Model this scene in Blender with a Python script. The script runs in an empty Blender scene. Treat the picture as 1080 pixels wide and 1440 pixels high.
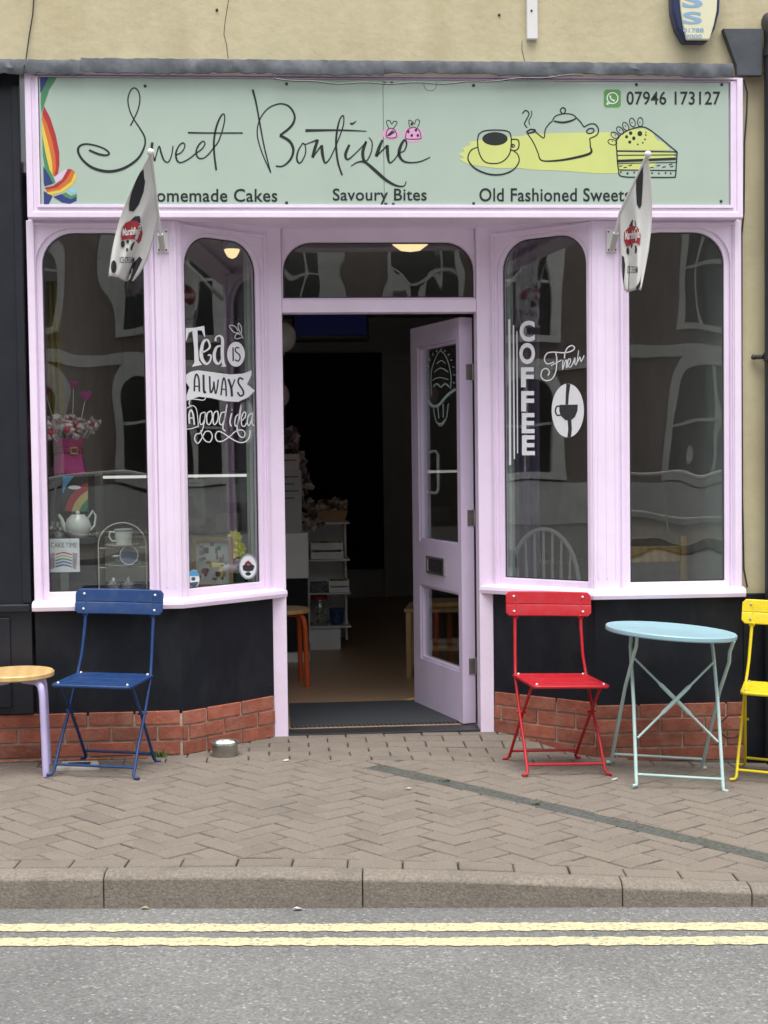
import bpy, bmesh, math, random
from mathutils import Vector, Matrix
random.seed(7)
S = bpy.context.scene
COL = S.collection
R = math.radians
# ------------------------------------------------------------------ camera, sky, sun, exposure
F = 2000.0; PW, PH = 1080, 1440                      # focal length and size of the photograph in pixels
CAM = Vector((-0.56, -7.0, 1.47))
ROT = Matrix.Rotation(R(-4.45), 3, 'Z') @ Matrix.Rotation(R(90 - 2.35), 3, 'X') @ Matrix.Rotation(R(-0.72), 3, 'Z')
cd = bpy.data.cameras.new('camera'); cam = bpy.data.objects.new('camera', cd); COL.objects.link(cam)
cam.location = CAM; cam.rotation_euler = ROT.to_euler()
cd.sensor_fit = 'VERTICAL'; cd.sensor_height = 36; cd.lens = F / PH * 36; cd.clip_start = .05; cd.clip_end = 500
S.camera = cam
SUN_EL, SUN_AZ = 70, -25                              # sun stands high behind the photographer, a little to the left
w = bpy.data.worlds.new('World'); S.world = w; w.use_nodes = True
nt = w.node_tree; bg = nt.nodes['Background']
sky = nt.nodes.new('ShaderNodeTexSky'); sky.sky_type = 'NISHITA'; sky.sun_disc = False
sky.sun_elevation = R(SUN_EL); sky.sun_rotation = R(180 + SUN_AZ); sky.dust_density = 4; sky.air_density = 1.0; sky.ozone_density = 1
hs = nt.nodes.new('ShaderNodeHueSaturation'); hs.inputs['Saturation'].default_value = .22
nt.links.new(sky.outputs[0], hs.inputs['Color']); nt.links.new(hs.outputs[0], bg.inputs['Color'])
bg.inputs['Strength'].default_value = .15
sl = bpy.data.lights.new('sun', 'SUN'); sl.energy = 1.5; sl.angle = R(40); sl.color = (1, .965, .92)
so = bpy.data.objects.new('sun', sl); COL.objects.link(so)
sd = Vector((math.sin(R(SUN_AZ)) * math.cos(R(SUN_EL)), -math.cos(R(SUN_AZ)) * math.cos(R(SUN_EL)), math.sin(R(SUN_EL))))
so.rotation_euler = sd.to_track_quat('Z', 'Y').to_euler(); so.location = (0, 0, 12)
vs = S.view_settings
try:
    vs.view_transform = 'Standard'; vs.look = 'None'
except Exception: pass
vs.gamma = 1; vs.exposure = 0.73

# ------------------------------------------------------------------ helpers
def ray(px, py): return ROT @ Vector(((px - PW / 2) / F, -(py - PH / 2) / F, -1))
def onY(px, py, Y):
    d = ray(px, py); return CAM + d * ((Y - CAM.y) / d.y)
def onZ(px, py, Z):
    d = ray(px, py); return CAM + d * ((Z - CAM.z) / d.z)
def onP(px, py, p0, n):
    d = ray(px, py); return CAM + d * ((Vector(p0) - CAM).dot(n) / d.dot(n))
def crop(x0, y0, x1, wout):
    k = (x1 - x0) / wout
    return lambda pts: [(x0 + u * k, y0 + v * k) for u, v in pts]
INV = {}
def tag(o, label=None, cat=None, group=None, kind=None):
    if label: o['label'] = label
    if cat: o['category'] = cat
    if group: o['group'] = group
    if kind: o['kind'] = kind
    return o
def empty(name, loc, label=None, cat=None, group=None, rz=0, tilt=0):
    o = bpy.data.objects.new(name, None); COL.objects.link(o); o.empty_display_size = .1
    o.location = loc
    o.rotation_euler = (Matrix.Rotation(tilt, 3, 'Y') @ Matrix.Rotation(rz, 3, 'Z')).to_euler()
    return tag(o, label, cat, group)
class MB:
    def __init__(s): s.v = []; s.f = []
    def add(s, vs, fs):
        n = len(s.v); s.v += [tuple(v) for v in vs]; s.f += [tuple(i + n for i in f) for f in fs]; return s
    def box(s, x0, x1, y0, y1, z0, z1, T=None):
        vs = [Vector(p) for p in ((x0,y0,z0),(x1,y0,z0),(x1,y1,z0),(x0,y1,z0),(x0,y0,z1),(x1,y0,z1),(x1,y1,z1),(x0,y1,z1))]
        if T: vs = [T(v) if callable(T) else T @ v for v in vs]
        return s.add(vs, [(0,3,2,1),(4,5,6,7),(0,1,5,4),(1,2,6,5),(2,3,7,6),(3,0,4,7)])
    def tube(s, pts, r, n=8, caps=True, flat=None):
        pts = [Vector(p) for p in pts]; rr = r if isinstance(r, (list, tuple)) else [r] * len(pts)
        vs = []; up = None
        for i, p in enumerate(pts):
            t = (pts[min(i + 1, len(pts) - 1)] - pts[max(i - 1, 0)]).normalized()
            if up is None: up = t.orthogonal().normalized()
            up = (up - t * up.dot(t)); up = up.normalized() if up.length > 1e-6 else t.orthogonal().normalized()
            b = t.cross(up)
            for k in range(n):
                a = 2 * math.pi * k / n; vs.append(p + (up * math.cos(a) + b * math.sin(a)) * rr[i])
        fs = [(i * n + k, i * n + (k + 1) % n, (i + 1) * n + (k + 1) % n, (i + 1) * n + k) for i in range(len(pts) - 1) for k in range(n)]
        if caps: fs += [tuple(range(n))[::-1], tuple((len(pts) - 1) * n + k for k in range(n))]
        return s.add(vs, fs)
    def lathe(s, prof, c=(0, 0, 0), n=24, sx=1, sy=1):
        vs = [(c[0] + r * math.cos(2 * math.pi * k / n) * sx, c[1] + r * math.sin(2 * math.pi * k / n) * sy, c[2] + z) for r, z in prof for k in range(n)]
        fs = [(i * n + k, i * n + (k + 1) % n, (i + 1) * n + (k + 1) % n, (i + 1) * n + k) for i in range(len(prof) - 1) for k in range(n)]
        if prof[0][0] > 1e-6: fs.append(tuple(range(n))[::-1])
        if prof[-1][0] > 1e-6: fs.append(tuple((len(prof) - 1) * n + k for k in range(n)))
        return s.add(vs, fs)
    def ball(s, c, r, n=12, m=8, sz=1):
        return s.lathe([(max(1e-4, r * math.sin(math.pi * i / m)), -r * sz * math.cos(math.pi * i / m)) for i in range(m + 1)], c, n)
    def prism(s, poly, T, d0, d1):           # poly in 2D, T(u,v,w)->3D
        n = len(poly); vs = [T(u, v, d0) for u, v in poly] + [T(u, v, d1) for u, v in poly]
        return s.add(vs, [tuple(range(n))[::-1], tuple(range(n, 2 * n))] + [(i, (i + 1) % n, n + (i + 1) % n, n + i) for i in range(n)])
    def ring(s, outer, inner, T, d0, d1):    # frame between two loops of equal length
        n = len(outer); vs = []
        for loop in (outer, inner):
            for d in (d0, d1): vs += [T(u, v, d) for u, v in loop]
        fs = []
        for i in range(n):
            j = (i + 1) % n
            fs += [(n + i, n + j, 3 * n + j, 3 * n + i), (j, i, 2 * n + i, 2 * n + j), (i, j, n + j, n + i), (2 * n + j, 2 * n + i, 3 * n + i, 3 * n + j)]
        return s.add(vs, fs)
    def build(s, name, mat, parent=None, smooth=False, bevel=0, seg=2, label=None, cat=None, group=None, kind=None):
        me = bpy.data.meshes.new(name); me.from_pydata(s.v, [], s.f); me.validate()
        bm = bmesh.new(); bm.from_mesh(me); bmesh.ops.recalc_face_normals(bm, faces=bm.faces); bm.to_mesh(me); bm.free()
        return link(name, me, mat, parent, smooth, bevel, seg, label, cat, group, kind)
def link(name, me, mat, parent=None, smooth=False, bevel=0, seg=2, label=None, cat=None, group=None, kind=None):
    o = bpy.data.objects.new(name, me); COL.objects.link(o)
    if mat and not me.materials: me.materials.append(mat)
    if parent is not None: o.parent = parent; o.matrix_parent_inverse = INV.get(parent.name, Matrix.Identity(4))
    if smooth:
        for p in me.polygons: p.use_smooth = True
        if hasattr(me, 'set_sharp_from_angle'): me.set_sharp_from_angle(angle=R(38))
    if bevel:
        b = o.modifiers.new('bevel', 'BEVEL'); b.width = bevel; b.segments = seg; b.limit_method = 'ANGLE'; b.angle_limit = R(40)
    return tag(o, label, cat, group, kind)
def world_root(name, loc, label, cat, group=None):
    "Empty at a thing's base whose parts are written in world coordinates"
    o = empty(name, loc, label, cat, group); INV[o.name] = Matrix.Translation(-Vector(loc)); return o
def copy_tree(o, parent=None):
    c = o.copy(); COL.objects.link(c)
    if parent is not None: c.parent = parent
    for ch in o.children: copy_tree(ch, c)
    return c

# ------------------------------------------------------------------ materials
def mat(name, col, rough=.6, var=.08, scale=6, bump=0, bscale=60, metal=0, rnd=0, spec=.5, dirt=None, dscale=3, damt=.5, coat=0, emit=None, est=1, alpha=None, streak=0, det=4, chips=None, cscale=22, cth=.70):
    m = bpy.data.materials.new(name); m.use_nodes = True; t = m.node_tree; N = t.nodes; L = t.links
    p = N['Principled BSDF']; p.inputs['Roughness'].default_value = rough; p.inputs['Metallic'].default_value = metal
    p.inputs['Specular IOR Level'].default_value = spec; p.inputs['Coat Weight'].default_value = coat
    tc = N.new('ShaderNodeTexCoord'); mp = N.new('ShaderNodeMapping'); L.new(tc.outputs['Object'], mp.inputs[0])
    oi = N.new('ShaderNodeObjectInfo')
    if rnd:
        ml = N.new('ShaderNodeVectorMath'); ml.operation = 'SCALE'; ml.inputs[0].default_value = (37, 19, 23); L.new(oi.outputs['Random'], ml.inputs['Scale']); L.new(ml.outputs[0], mp.inputs['Location'])
    n = N.new('ShaderNodeTexNoise'); n.inputs['Scale'].default_value = scale; n.inputs['Detail'].default_value = det; n.inputs['Roughness'].default_value = .6; L.new(mp.outputs[0], n.inputs['Vector'])
    mr = N.new('ShaderNodeMapRange'); mr.inputs['From Min'].default_value = .3; mr.inputs['From Max'].default_value = .7
    mr.inputs['To Min'].default_value = 1 - var; mr.inputs['To Max'].default_value = 1 + var; L.new(n.outputs['Fac'], mr.inputs['Value'])
    val = mr.outputs[0]
    if rnd:
        ge = N.new('ShaderNodeNewGeometry'); ad = N.new('ShaderNodeMath'); ad.operation = 'ADD'; L.new(oi.outputs['Random'], ad.inputs[0]); L.new(ge.outputs['Random Per Island'], ad.inputs[1])
        fr = N.new('ShaderNodeMath'); fr.operation = 'FRACT'; L.new(ad.outputs[0], fr.inputs[0])
        r2 = N.new('ShaderNodeMapRange'); r2.inputs['To Min'].default_value = 1 - rnd; r2.inputs['To Max'].default_value = 1 + rnd; L.new(fr.outputs[0], r2.inputs['Value'])
        mu = N.new('ShaderNodeMath'); mu.operation = 'MULTIPLY'; L.new(val, mu.inputs[0]); L.new(r2.outputs[0], mu.inputs[1]); val = mu.outputs[0]
    sc = N.new('ShaderNodeVectorMath'); sc.operation = 'SCALE'; sc.inputs[0].default_value = col[:3]; L.new(val, sc.inputs['Scale'])
    colout = sc.outputs[0]
    if dirt:
        n2 = N.new('ShaderNodeTexNoise'); n2.inputs['Scale'].default_value = dscale; n2.inputs['Detail'].default_value = 8; n2.inputs['Roughness'].default_value = .65
        if streak:
            m2 = N.new('ShaderNodeMapping'); m2.inputs['Scale'].default_value = (1, 1, streak); L.new(mp.outputs[0], m2.inputs[0]); L.new(m2.outputs[0], n2.inputs['Vector'])
        else: L.new(mp.outputs[0], n2.inputs['Vector'])
        r3 = N.new('ShaderNodeMapRange'); r3.inputs['From Min'].default_value = .48; r3.inputs['From Max'].default_value = .72; r3.inputs['To Max'].default_value = damt; L.new(n2.outputs['Fac'], r3.inputs['Value'])
        mx = N.new('ShaderNodeMix'); mx.data_type = 'RGBA'; L.new(r3.outputs[0], mx.inputs['Factor']); L.new(colout, mx.inputs['A']); mx.inputs['B'].default_value = (*dirt, 1); colout = mx.outputs['Result']
    if chips:
        n4 = N.new('ShaderNodeTexNoise'); n4.inputs['Scale'].default_value = cscale; n4.inputs['Detail'].default_value = 9; n4.inputs['Roughness'].default_value = .62; L.new(tc.outputs['Object'], n4.inputs['Vector'])
        r4 = N.new('ShaderNodeMapRange'); r4.inputs['From Min'].default_value = cth; r4.inputs['From Max'].default_value = cth + .03; r4.inputs['To Max'].default_value = .8; L.new(n4.outputs['Fac'], r4.inputs['Value'])
        m4 = N.new('ShaderNodeMix'); m4.data_type = 'RGBA'; L.new(r4.outputs[0], m4.inputs['Factor']); L.new(colout, m4.inputs['A']); m4.inputs['B'].default_value = (*chips, 1); colout = m4.outputs['Result']
    L.new(colout, p.inputs['Base Color'])
    if bump:
        n3 = N.new('ShaderNodeTexNoise'); n3.inputs['Scale'].default_value = bscale; n3.inputs['Detail'].default_value = 5; L.new(mp.outputs[0], n3.inputs['Vector'])
        b = N.new('ShaderNodeBump'); b.inputs['Strength'].default_value = 1; b.inputs['Distance'].default_value = bump; L.new(n3.outputs['Fac'], b.inputs['Height']); L.new(b.outputs[0], p.inputs['Normal'])
    if emit: p.inputs['Emission Color'].default_value = (*emit, 1); p.inputs['Emission Strength'].default_value = est
    return m
def glass_mat(name, tint=(.93, .96, .95), wave=0.0, wscale=2.0, ior=1.95):
    m = bpy.data.materials.new(name); m.use_nodes = True; t = m.node_tree; N = t.nodes; L = t.links
    N.remove(N['Principled BSDF']); out = N['Material Output']
    tr = N.new('ShaderNodeBsdfTransparent'); tr.inputs[0].default_value = (*tint, 1)
    gl = N.new('ShaderNodeBsdfAnisotropic' if False else 'ShaderNodeBsdfGlossy'); gl.inputs['Roughness'].default_value = .004
    ge = N.new('ShaderNodeNewGeometry'); mx = N.new('ShaderNodeMix'); L.new(ge.outputs['Backfacing'], mx.inputs[0]); mx.inputs[2].default_value = ior; mx.inputs[3].default_value = 1 / ior
    fr = N.new('ShaderNodeFresnel'); L.new(mx.outputs[0], fr.inputs['IOR'])
    ms = N.new('ShaderNodeMixShader'); L.new(fr.outputs[0], ms.inputs[0]); L.new(tr.outputs[0], ms.inputs[1]); L.new(gl.outputs[0], ms.inputs[2]); L.new(ms.outputs[0], out.inputs['Surface'])
    if wave:
        tc = N.new('ShaderNodeTexCoord'); n = N.new('ShaderNodeTexNoise'); n.inputs['Scale'].default_value = wscale; n.inputs['Detail'].default_value = 1.2
        mp = N.new('ShaderNodeMapping'); mp.inputs['Scale'].default_value = (1, 1, .55); L.new(tc.outputs['Object'], mp.inputs[0]); L.new(mp.outputs[0], n.inputs['Vector'])
        b = N.new('ShaderNodeBump'); b.inputs['Distance'].default_value = wave; L.new(n.outputs['Fac'], b.inputs['Height']); L.new(b.outputs[0], gl.inputs['Normal']); L.new(b.outputs[0], fr.inputs['Normal'])
    return m
def wood_mat(name, a, b, scale=6, rough=.5, axis=(1, 1, 1), dist=3):
    m = bpy.data.materials.new(name); m.use_nodes = True; t = m.node_tree; N = t.nodes; L = t.links; p = N['Principled BSDF']; p.inputs['Roughness'].default_value = rough
    tc = N.new('ShaderNodeTexCoord'); mp = N.new('ShaderNodeMapping'); mp.inputs['Scale'].default_value = axis; L.new(tc.outputs['Object'], mp.inputs[0])
    wv = N.new('ShaderNodeTexWave'); wv.inputs['Scale'].default_value = scale; wv.inputs['Distortion'].default_value = dist; wv.inputs['Detail'].default_value = 3; L.new(mp.outputs[0], wv.inputs['Vector'])
    r = N.new('ShaderNodeValToRGB'); r.color_ramp.elements[0].color = (*a, 1); r.color_ramp.elements[1].color = (*b, 1); L.new(wv.outputs['Fac'], r.inputs[0]); L.new(r.outputs[0], p.inputs['Base Color'])
    return m
M = {}
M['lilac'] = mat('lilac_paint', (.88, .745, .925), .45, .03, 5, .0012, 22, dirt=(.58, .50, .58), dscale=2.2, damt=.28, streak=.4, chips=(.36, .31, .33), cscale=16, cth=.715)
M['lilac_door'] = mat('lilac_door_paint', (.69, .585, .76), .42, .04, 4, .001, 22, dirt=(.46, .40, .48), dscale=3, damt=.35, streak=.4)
M['sign'] = mat('sage_sign_panel', (.42, .525, .45), .45, .035, 2.5, dirt=(.33, .40, .33), dscale=1.5, damt=.2, streak=.2)
M['ink'] = mat('black_print', (.008, .014, .012), .5, 0)
M['render'] = mat('cream_render', (.54, .485, .315), .9, .08, 3, .0035, 20, dirt=(.38, .30, .17), dscale=2.2, damt=.55, streak=.3)
M['lead'] = mat('lead_flashing', (.105, .118, .135), .6, .3, 9, .002, 18, dirt=(.30, .32, .34), dscale=7, damt=.55, metal=.1)
M['black'] = mat('black_stall_riser_paint', (.006, .008, .0135), .55, .25, 6, .0015, 14, dirt=(.030, .032, .038), dscale=5, damt=.55, spec=.3, streak=.5, chips=(.10, .10, .105), cscale=14, cth=.70)
M['brick'] = mat('red_brick', (.31, .095, .058), .88, .22, 18, .003, 70, rnd=.26, dirt=(.30, .17, .125), dscale=9, damt=.6)
M['mortar'] = mat('mortar', (.42, .36, .30), .95, .2, 20, .003, 90)
M['asphalt'] = None
M['paver'] = mat('block_paver', (.200, .170, .140), .9, .22, 130, .0025, 160, rnd=.035, dirt=(.12, .105, .09), dscale=2.5, damt=.6)
M['bed'] = mat('joint_sand', (.040, .035, .028), 1, .3, 30, dirt=(.016, .015, .012), dscale=5, damt=1)
M['kerb'] = mat('kerb_concrete', (.205, .180, .148), .9, .30, 90, .003, 140, rnd=.05, dirt=(.12, .10, .085), dscale=5, damt=.55)
M['metalgrey'] = mat('brushed_steel', (.55, .55, .53), .32, .1, 20, metal=1)
M['hinge'] = mat('hinge_steel', (.30, .29, .26), .45, .15, 20, metal=.8)
M['darkmetal'] = mat('dark_metal', (.03, .03, .032), .4, .1)
M['white'] = mat('white_plastic', (.72, .72, .71), .45, .04)
M['vinyl'] = mat('white_vinyl', (.80, .81, .84), .5, .02)
M['vinyldark'] = mat('dark_vinyl', (.028, .030, .036), .5, 0)
M['glass'] = glass_mat('old_window_glass', wave=.0045, wscale=2.4)
M['glass2'] = glass_mat('angled_window_glass', wave=.0012, wscale=2.5)
M['glass3'] = glass_mat('door_glass', wave=.001, wscale=2)
M['clear'] = glass_mat('clear_jar_glass')
def flatm(name, c, rough=.5): return mat(name, c, rough, .03)

# asphalt with pale chippings
def asphalt():
    m = bpy.data.materials.new('worn_asphalt'); m.use_nodes = True; t = m.node_tree; N = t.nodes; L = t.links; p = N['Principled BSDF']; p.inputs['Roughness'].default_value = .92
    tc = N.new('ShaderNodeTexCoord')
    v = N.new('ShaderNodeTexVoronoi'); v.inputs['Scale'].default_value = 120; L.new(tc.outputs['Object'], v.inputs['Vector'])
    sp = N.new('ShaderNodeSeparateColor'); L.new(v.outputs['Color'], sp.inputs[0])
    r = N.new('ShaderNodeValToRGB'); e = r.color_ramp.elements
    e[0].color = (.135, .135, .131, 1); e[0].position = 0; e[1].position = 1; e[1].color = (.36, .36, .34, 1)
    for pos, c in ((.35, .175), (.75, .196), (.95, .24)): x = e.new(pos); x.color = (c, c, c * .97, 1)
    L.new(sp.outputs[0], r.inputs[0])
    n = N.new('ShaderNodeTexNoise'); n.inputs['Scale'].default_value = 1.3; n.inputs['Detail'].default_value = 6; L.new(tc.outputs['Object'], n.inputs['Vector'])
    mr = N.new('ShaderNodeMapRange'); mr.inputs['From Min'].default_value = .3; mr.inputs['From Max'].default_value = .7; mr.inputs['To Min'].default_value = .78; mr.inputs['To Max'].default_value = 1.14; L.new(n.outputs['Fac'], mr.inputs['Value'])
    sc = N.new('ShaderNodeVectorMath'); sc.operation = 'SCALE'; L.new(r.outputs[0], sc.inputs[0]); L.new(mr.outputs[0], sc.inputs['Scale']); L.new(sc.outputs[0], p.inputs['Base Color'])
    n2 = N.new('ShaderNodeTexNoise'); n2.inputs['Scale'].default_value = 90; n2.inputs['Detail'].default_value = 4; L.new(tc.outputs['Object'], n2.inputs['Vector'])
    ad = N.new('ShaderNodeMath'); ad.operation = 'ADD'; L.new(v.outputs['Distance'], ad.inputs[0]); L.new(n2.outputs['Fac'], ad.inputs[1])
    b = N.new('ShaderNodeBump'); b.inputs['Distance'].default_value = .004; L.new(ad.outputs[0], b.inputs['Height']); L.new(b.outputs[0], p.inputs['Normal'])
    return m
M['asphalt'] = asphalt()
def yellow_paint():
    m = bpy.data.materials.new('worn_yellow_paint'); m.use_nodes = True; t = m.node_tree; N = t.nodes; L = t.links; p = N['Principled BSDF']; p.inputs['Roughness'].default_value = .8
    tc = N.new('ShaderNodeTexCoord'); n = N.new('ShaderNodeTexNoise'); n.inputs['Scale'].default_value = 70; n.inputs['Detail'].default_value = 6; n.inputs['Roughness'].default_value = .7; L.new(tc.outputs['Object'], n.inputs['Vector'])
    r = N.new('ShaderNodeValToRGB'); e = r.color_ramp.elements; e[0].position = .38; e[0].color = (.26, .25, .20, 1); e[1].position = .50; e[1].color = (.60, .54, .32, 1); L.new(n.outputs['Fac'], r.inputs[0]); L.new(r.outputs[0], p.inputs['Base Color'])
    b = N.new('ShaderNodeBump'); b.inputs['Distance'].default_value = .003; L.new(n.outputs['Fac'], b.inputs['Height']); L.new(b.outputs[0], p.inputs['Normal'])
    return m
M['yellow'] = yellow_paint()

# ------------------------------------------------------------------ ground: falls gently to the right
def smooth(t): t = max(0, min(1, t)); return t * t * (3 - 2 * t)
def g(x, y):
    s = -.052 * max(0, x + .3 + .0) if x > .1 else -.052 * .4 * smooth((x + .7) / .8) * 1.0
    if x > .1: s = -.052 * (x + .3)
    if x > 2.6: s = -.052 * 2.9
    return s * (1 - .85 * smooth((y - .05) / .35))
KA = R(-5.0); KD = Vector((math.cos(KA), math.sin(KA))); KN = Vector((-math.sin(KA), math.cos(KA)))   # kerb direction, and inwards
K0 = Vector((-1.55, -1.945))                                                                           # a point on the front face of the kerb
def kp(a, b): q = K0 + KD * a + KN * b; return q.x, q.y
def roadz(x, y): return -.132 - .0075 * max(-4, min(4, x))
# road: one big sheet
def grid_sheet(name, xs, ys, zf, m, xf=None, **kw):
    mb = MB(); nx = len(xs)
    for y in ys:
        for x in xs: 
            q = xf(x, y) if xf else (x, y); mb.v.append((q[0], q[1], zf(q[0], q[1])))
    for j in range(len(ys) - 1):
        for i in range(nx - 1): mb.f.append((j * nx + i, j * nx + i + 1, (j + 1) * nx + i + 1, (j + 1) * nx + i))
    return mb.build(name, m, **kw)
XS = [-200, -60, -20, -8, -4, -3, -2.3, -1.5, -.7, -.5, -.3, -.1, .1, .5, 1, 1.5, 2, 2.6, 3.4, 5, 9, 20, 60, 200]
road = grid_sheet('road', XS, [-200, -60, -20, -12, -8, -5, -3, -2, -1, 1, 3, 30, 200], roadz, M['asphalt'], kind='structure')
for b0, b1 in ((-.168, -.246), (-.310, -.386)):
    mb = MB(); n = 700; rr = random.Random(3)
    for i in range(n + 1):
        a = -3 + 9 * i / n
        for b in (b1, b0):
            x, y = kp(a, b + rr.uniform(-.005, .005) - .003 * math.sin(a * 3 + b * 9) + .003 * math.sin(a * 41 + b * 30)); mb.v.append((x, y, roadz(x, y) + .003))
    mb.f = [(2 * i, 2 * i + 1, 2 * i + 3, 2 * i + 2) for i in range(n)]
    mb.build('yellow_line', M['yellow'], road)
# pavement bed, kerb stones
bed = grid_sheet('pavement', [-14, -6, -4] + [-2.6 + .1 * i for i in range(53)] + [4, 8, 14], [.08, .5, 1, 1.5] + [1.8 + .04 * i for i in range(26)] + [3.0, 3.4], lambda x, y: g(x, y) - .009, M['bed'], xf=lambda x, b: kp(x + 1.55, b), kind='structure')
kerb = empty('kerb', (0, -2, 0)); tag(kerb, kind='structure'); INV[kerb.name] = Matrix.Translation((0, 2, 0))
def kerb_stone(a0, a1):
    mb = MB(); prof = [(-.0, -.3), (.004, -.02), (.012, .0 - .012), (.026, -.003), (.045, 0), (.085, 0), (.085, -.3)]
    na = 3; n = len(prof)
    for i in range(na + 1):
        a = a0 + .002 + (a1 - a0 - .004) * i / na
        for b, z in prof:
            x, y = kp(a, b); xc, yc = kp(a, .1); mb.v.append((x, y, g(xc, yc) + z + (.0 if z > -.2 else 0)))
    for i in range(na):
        for k in range(n): mb.f.append((i * n + k, i * n + (k + 1) % n, (i + 1) * n + (k + 1) % n, (i + 1) * n + k))
    mb.f += [tuple(range(n)), tuple(na * n + k for k in range(n))[::-1]]
    mb.build('kerb_stone', M['kerb'], kerb, bevel=.003, seg=1)
aj = .372
for a0, a1 in [(aj - .915 * 3, aj - .915 * 2), (aj - .915 * 2, aj - .915), (aj - .915, aj), (aj, aj + .915), (aj + .915, aj + 1.83), (aj + 1.83, aj + 2.285), (aj + 2.285, aj + 3.2), (aj + 3.2, aj + 4.115)]: kerb_stone(a0, a1)

# block pavers
def clip(poly, p, n):                       # keep the side where (q-p).n >= 0
    out = []
    for i in range(len(poly)):
        a, b = poly[i], poly[(i + 1) % len(poly)]; da, db = (a - p).dot(n), (b - p).dot(n)
        if da >= 0: out.append(a)
        if da * db < 0: out.append(a + (b - a) * (da / (da - db)))
    return out
def area(p): return abs(sum(p[i].x * p[(i + 1) % len(p)].y - p[(i + 1) % len(p)].x * p[i].y for i in range(len(p)))) / 2 if len(p) > 2 else 0
def cen(p): return sum(p, Vector((0, 0))) / len(p)
def paver_geo(poly, c=.004, h=.05):         # poly centred on the origin
    n = len(poly); vs = []
    ce = cen(poly)
    inn = []
    for q in poly:
        d = ce - q; inn.append(q + d.normalized() * min(c * 1.35, d.length * .5))
    for q in poly: vs.append((q.x, q.y, -h))
    for q in poly: vs.append((q.x, q.y, -.0035))
    for q in inn: vs.append((q.x, q.y, 0))
    fs = [tuple(range(2 * n, 3 * n))]
    for i in range(n):
        j = (i + 1) % n; fs += [(i, j, n + j, n + i), (n + i, n + j, 2 * n + j, 2 * n + i)]
    return vs, fs
jt = .0034
BLK = [Vector(p) for p in ((-.1 + jt, -.05 + jt), (.1 - jt, -.05 + jt), (.1 - jt, .05 - jt), (-.1 + jt, .05 - jt))]
CH0, CH1 = Vector((-.115, -.29)), Vector((1.298, -1.775)); CHD = (CH1 - CH0).normalized(); CHN = Vector((-CHD.y, CHD.x)); CHW = .055
pieces = []                                  # (polygon in world xy, rotation or None for a whole block)
def put(poly, rot=None, whole=True):
    if not poly or area(poly) < .0012: return
    pieces.append((poly, cen(poly), rot, whole))
def chan(poly, rot, whole):                   # cut round the drain channel
    c = cen(poly); al = (c - CH0).dot(CHD); di = (c - CH0).dot(CHN)
    if al < -.12 or al > 2.6 or abs(di) > CHW + .13: put(poly, rot, whole); return
    mn = min((q - CH0).dot(CHN) for q in poly); mxx = max((q - CH0).dot(CHN) for q in poly)
    if mn >= CHW or mxx <= -CHW: put(poly, rot, whole); return
    put(clip(poly, CH0 + CHN * (CHW + .003), CHN), None, False); put(clip(poly, CH0 - CHN * (CHW + .003), -CHN), None, False)
    mid = clip(clip(poly, CH0 + CHN * CHW, -CHN), CH0 - CHN * CHW, CHN)
    if mid: put(clip(mid, CH0 - CHD * .003, -CHD), None, False)
hb = KA + R(45); ch_, sh_ = math.cos(hb), math.sin(hb)
org = Vector(kp(0, .19))
for i in range(-75, 76):
    for j in range(-75, 76):
        k = (i - j) % 4
        if k == 0: lc = Vector((i * .1 + .1, j * .1 + .05)); ro = 0
        elif k == 3: lc = Vector((i * .1 + .05, j * .1 + .1)); ro = math.pi / 2
        else: continue
        c = org + Vector((lc.x * ch_ - lc.y * sh_, lc.x * sh_ + lc.y * ch_))
        if not -4.6 < c.x < 5 or c.y > .0: continue
        al = (c - K0).dot(KN)
        if al < .09: continue
        a = hb + ro; poly = [c + Vector((q.x * math.cos(a) - q.y * math.sin(a), q.x * math.sin(a) + q.y * math.cos(a))) for q in BLK]
        whole = True
        pe = Vector(kp(0, .192)); 
        if min((q - pe).dot(KN) for q in poly) < 0: poly = clip(poly, pe, KN); whole = False
        if poly and max(q.y for q in poly) > -.16: poly = clip(poly, Vector((0, -.16)), Vector((0, -1))); whole = False
        if poly and len(poly) > 2: chan(poly, a, whole)
for i in range(-16, 32):                      # stretcher row behind the kerb
    c = Vector(kp(.1 + i * .2 + .03, .139))
    poly = [c + Vector((q.x * KD.x + q.y * KN.x, q.x * KD.y + q.y * KN.y)) for q in BLK]; chan(poly, KA, True)
for r_ in range(6):                           # running rows along the shopfront
    for i in range(-23, 25):
        c = Vector((i * .2 + (r_ % 2) * .1, -.108 + r_ * .1))
        if c.y > -.02 and abs(c.x) > 1.12 - c.y * .95: continue
        chan([c + q for q in BLK], 0.0, True)
def visible(p):
    q = ROT.transposed() @ (Vector((p.x, p.y, g(p.x, p.y))) - CAM); x = PW / 2 + F * q.x / -q.z; y = PH / 2 - F * q.y / -q.z
    return -30 < x < PW + 30 and y < PH, (p - CAM.xy).length
sel = sorted([p for p in pieces if visible(p[1])[0]], key=lambda p: visible(p[1])[1] / max(.2, min(1, area(p[0]) / .012)))
keep = set(id(p) for p in sel[:300])
meshes = []
for k in range(5):
    me = bpy.data.meshes.new('paver'); vs_, fs_ = paver_geo([q + Vector((random.uniform(-.0012, .0012), random.uniform(-.0012, .0012))) for q in BLK]); me.from_pydata(vs_, [], fs_); me.materials.append(M['paver']); meshes.append(me)
rest = MB()
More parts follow.
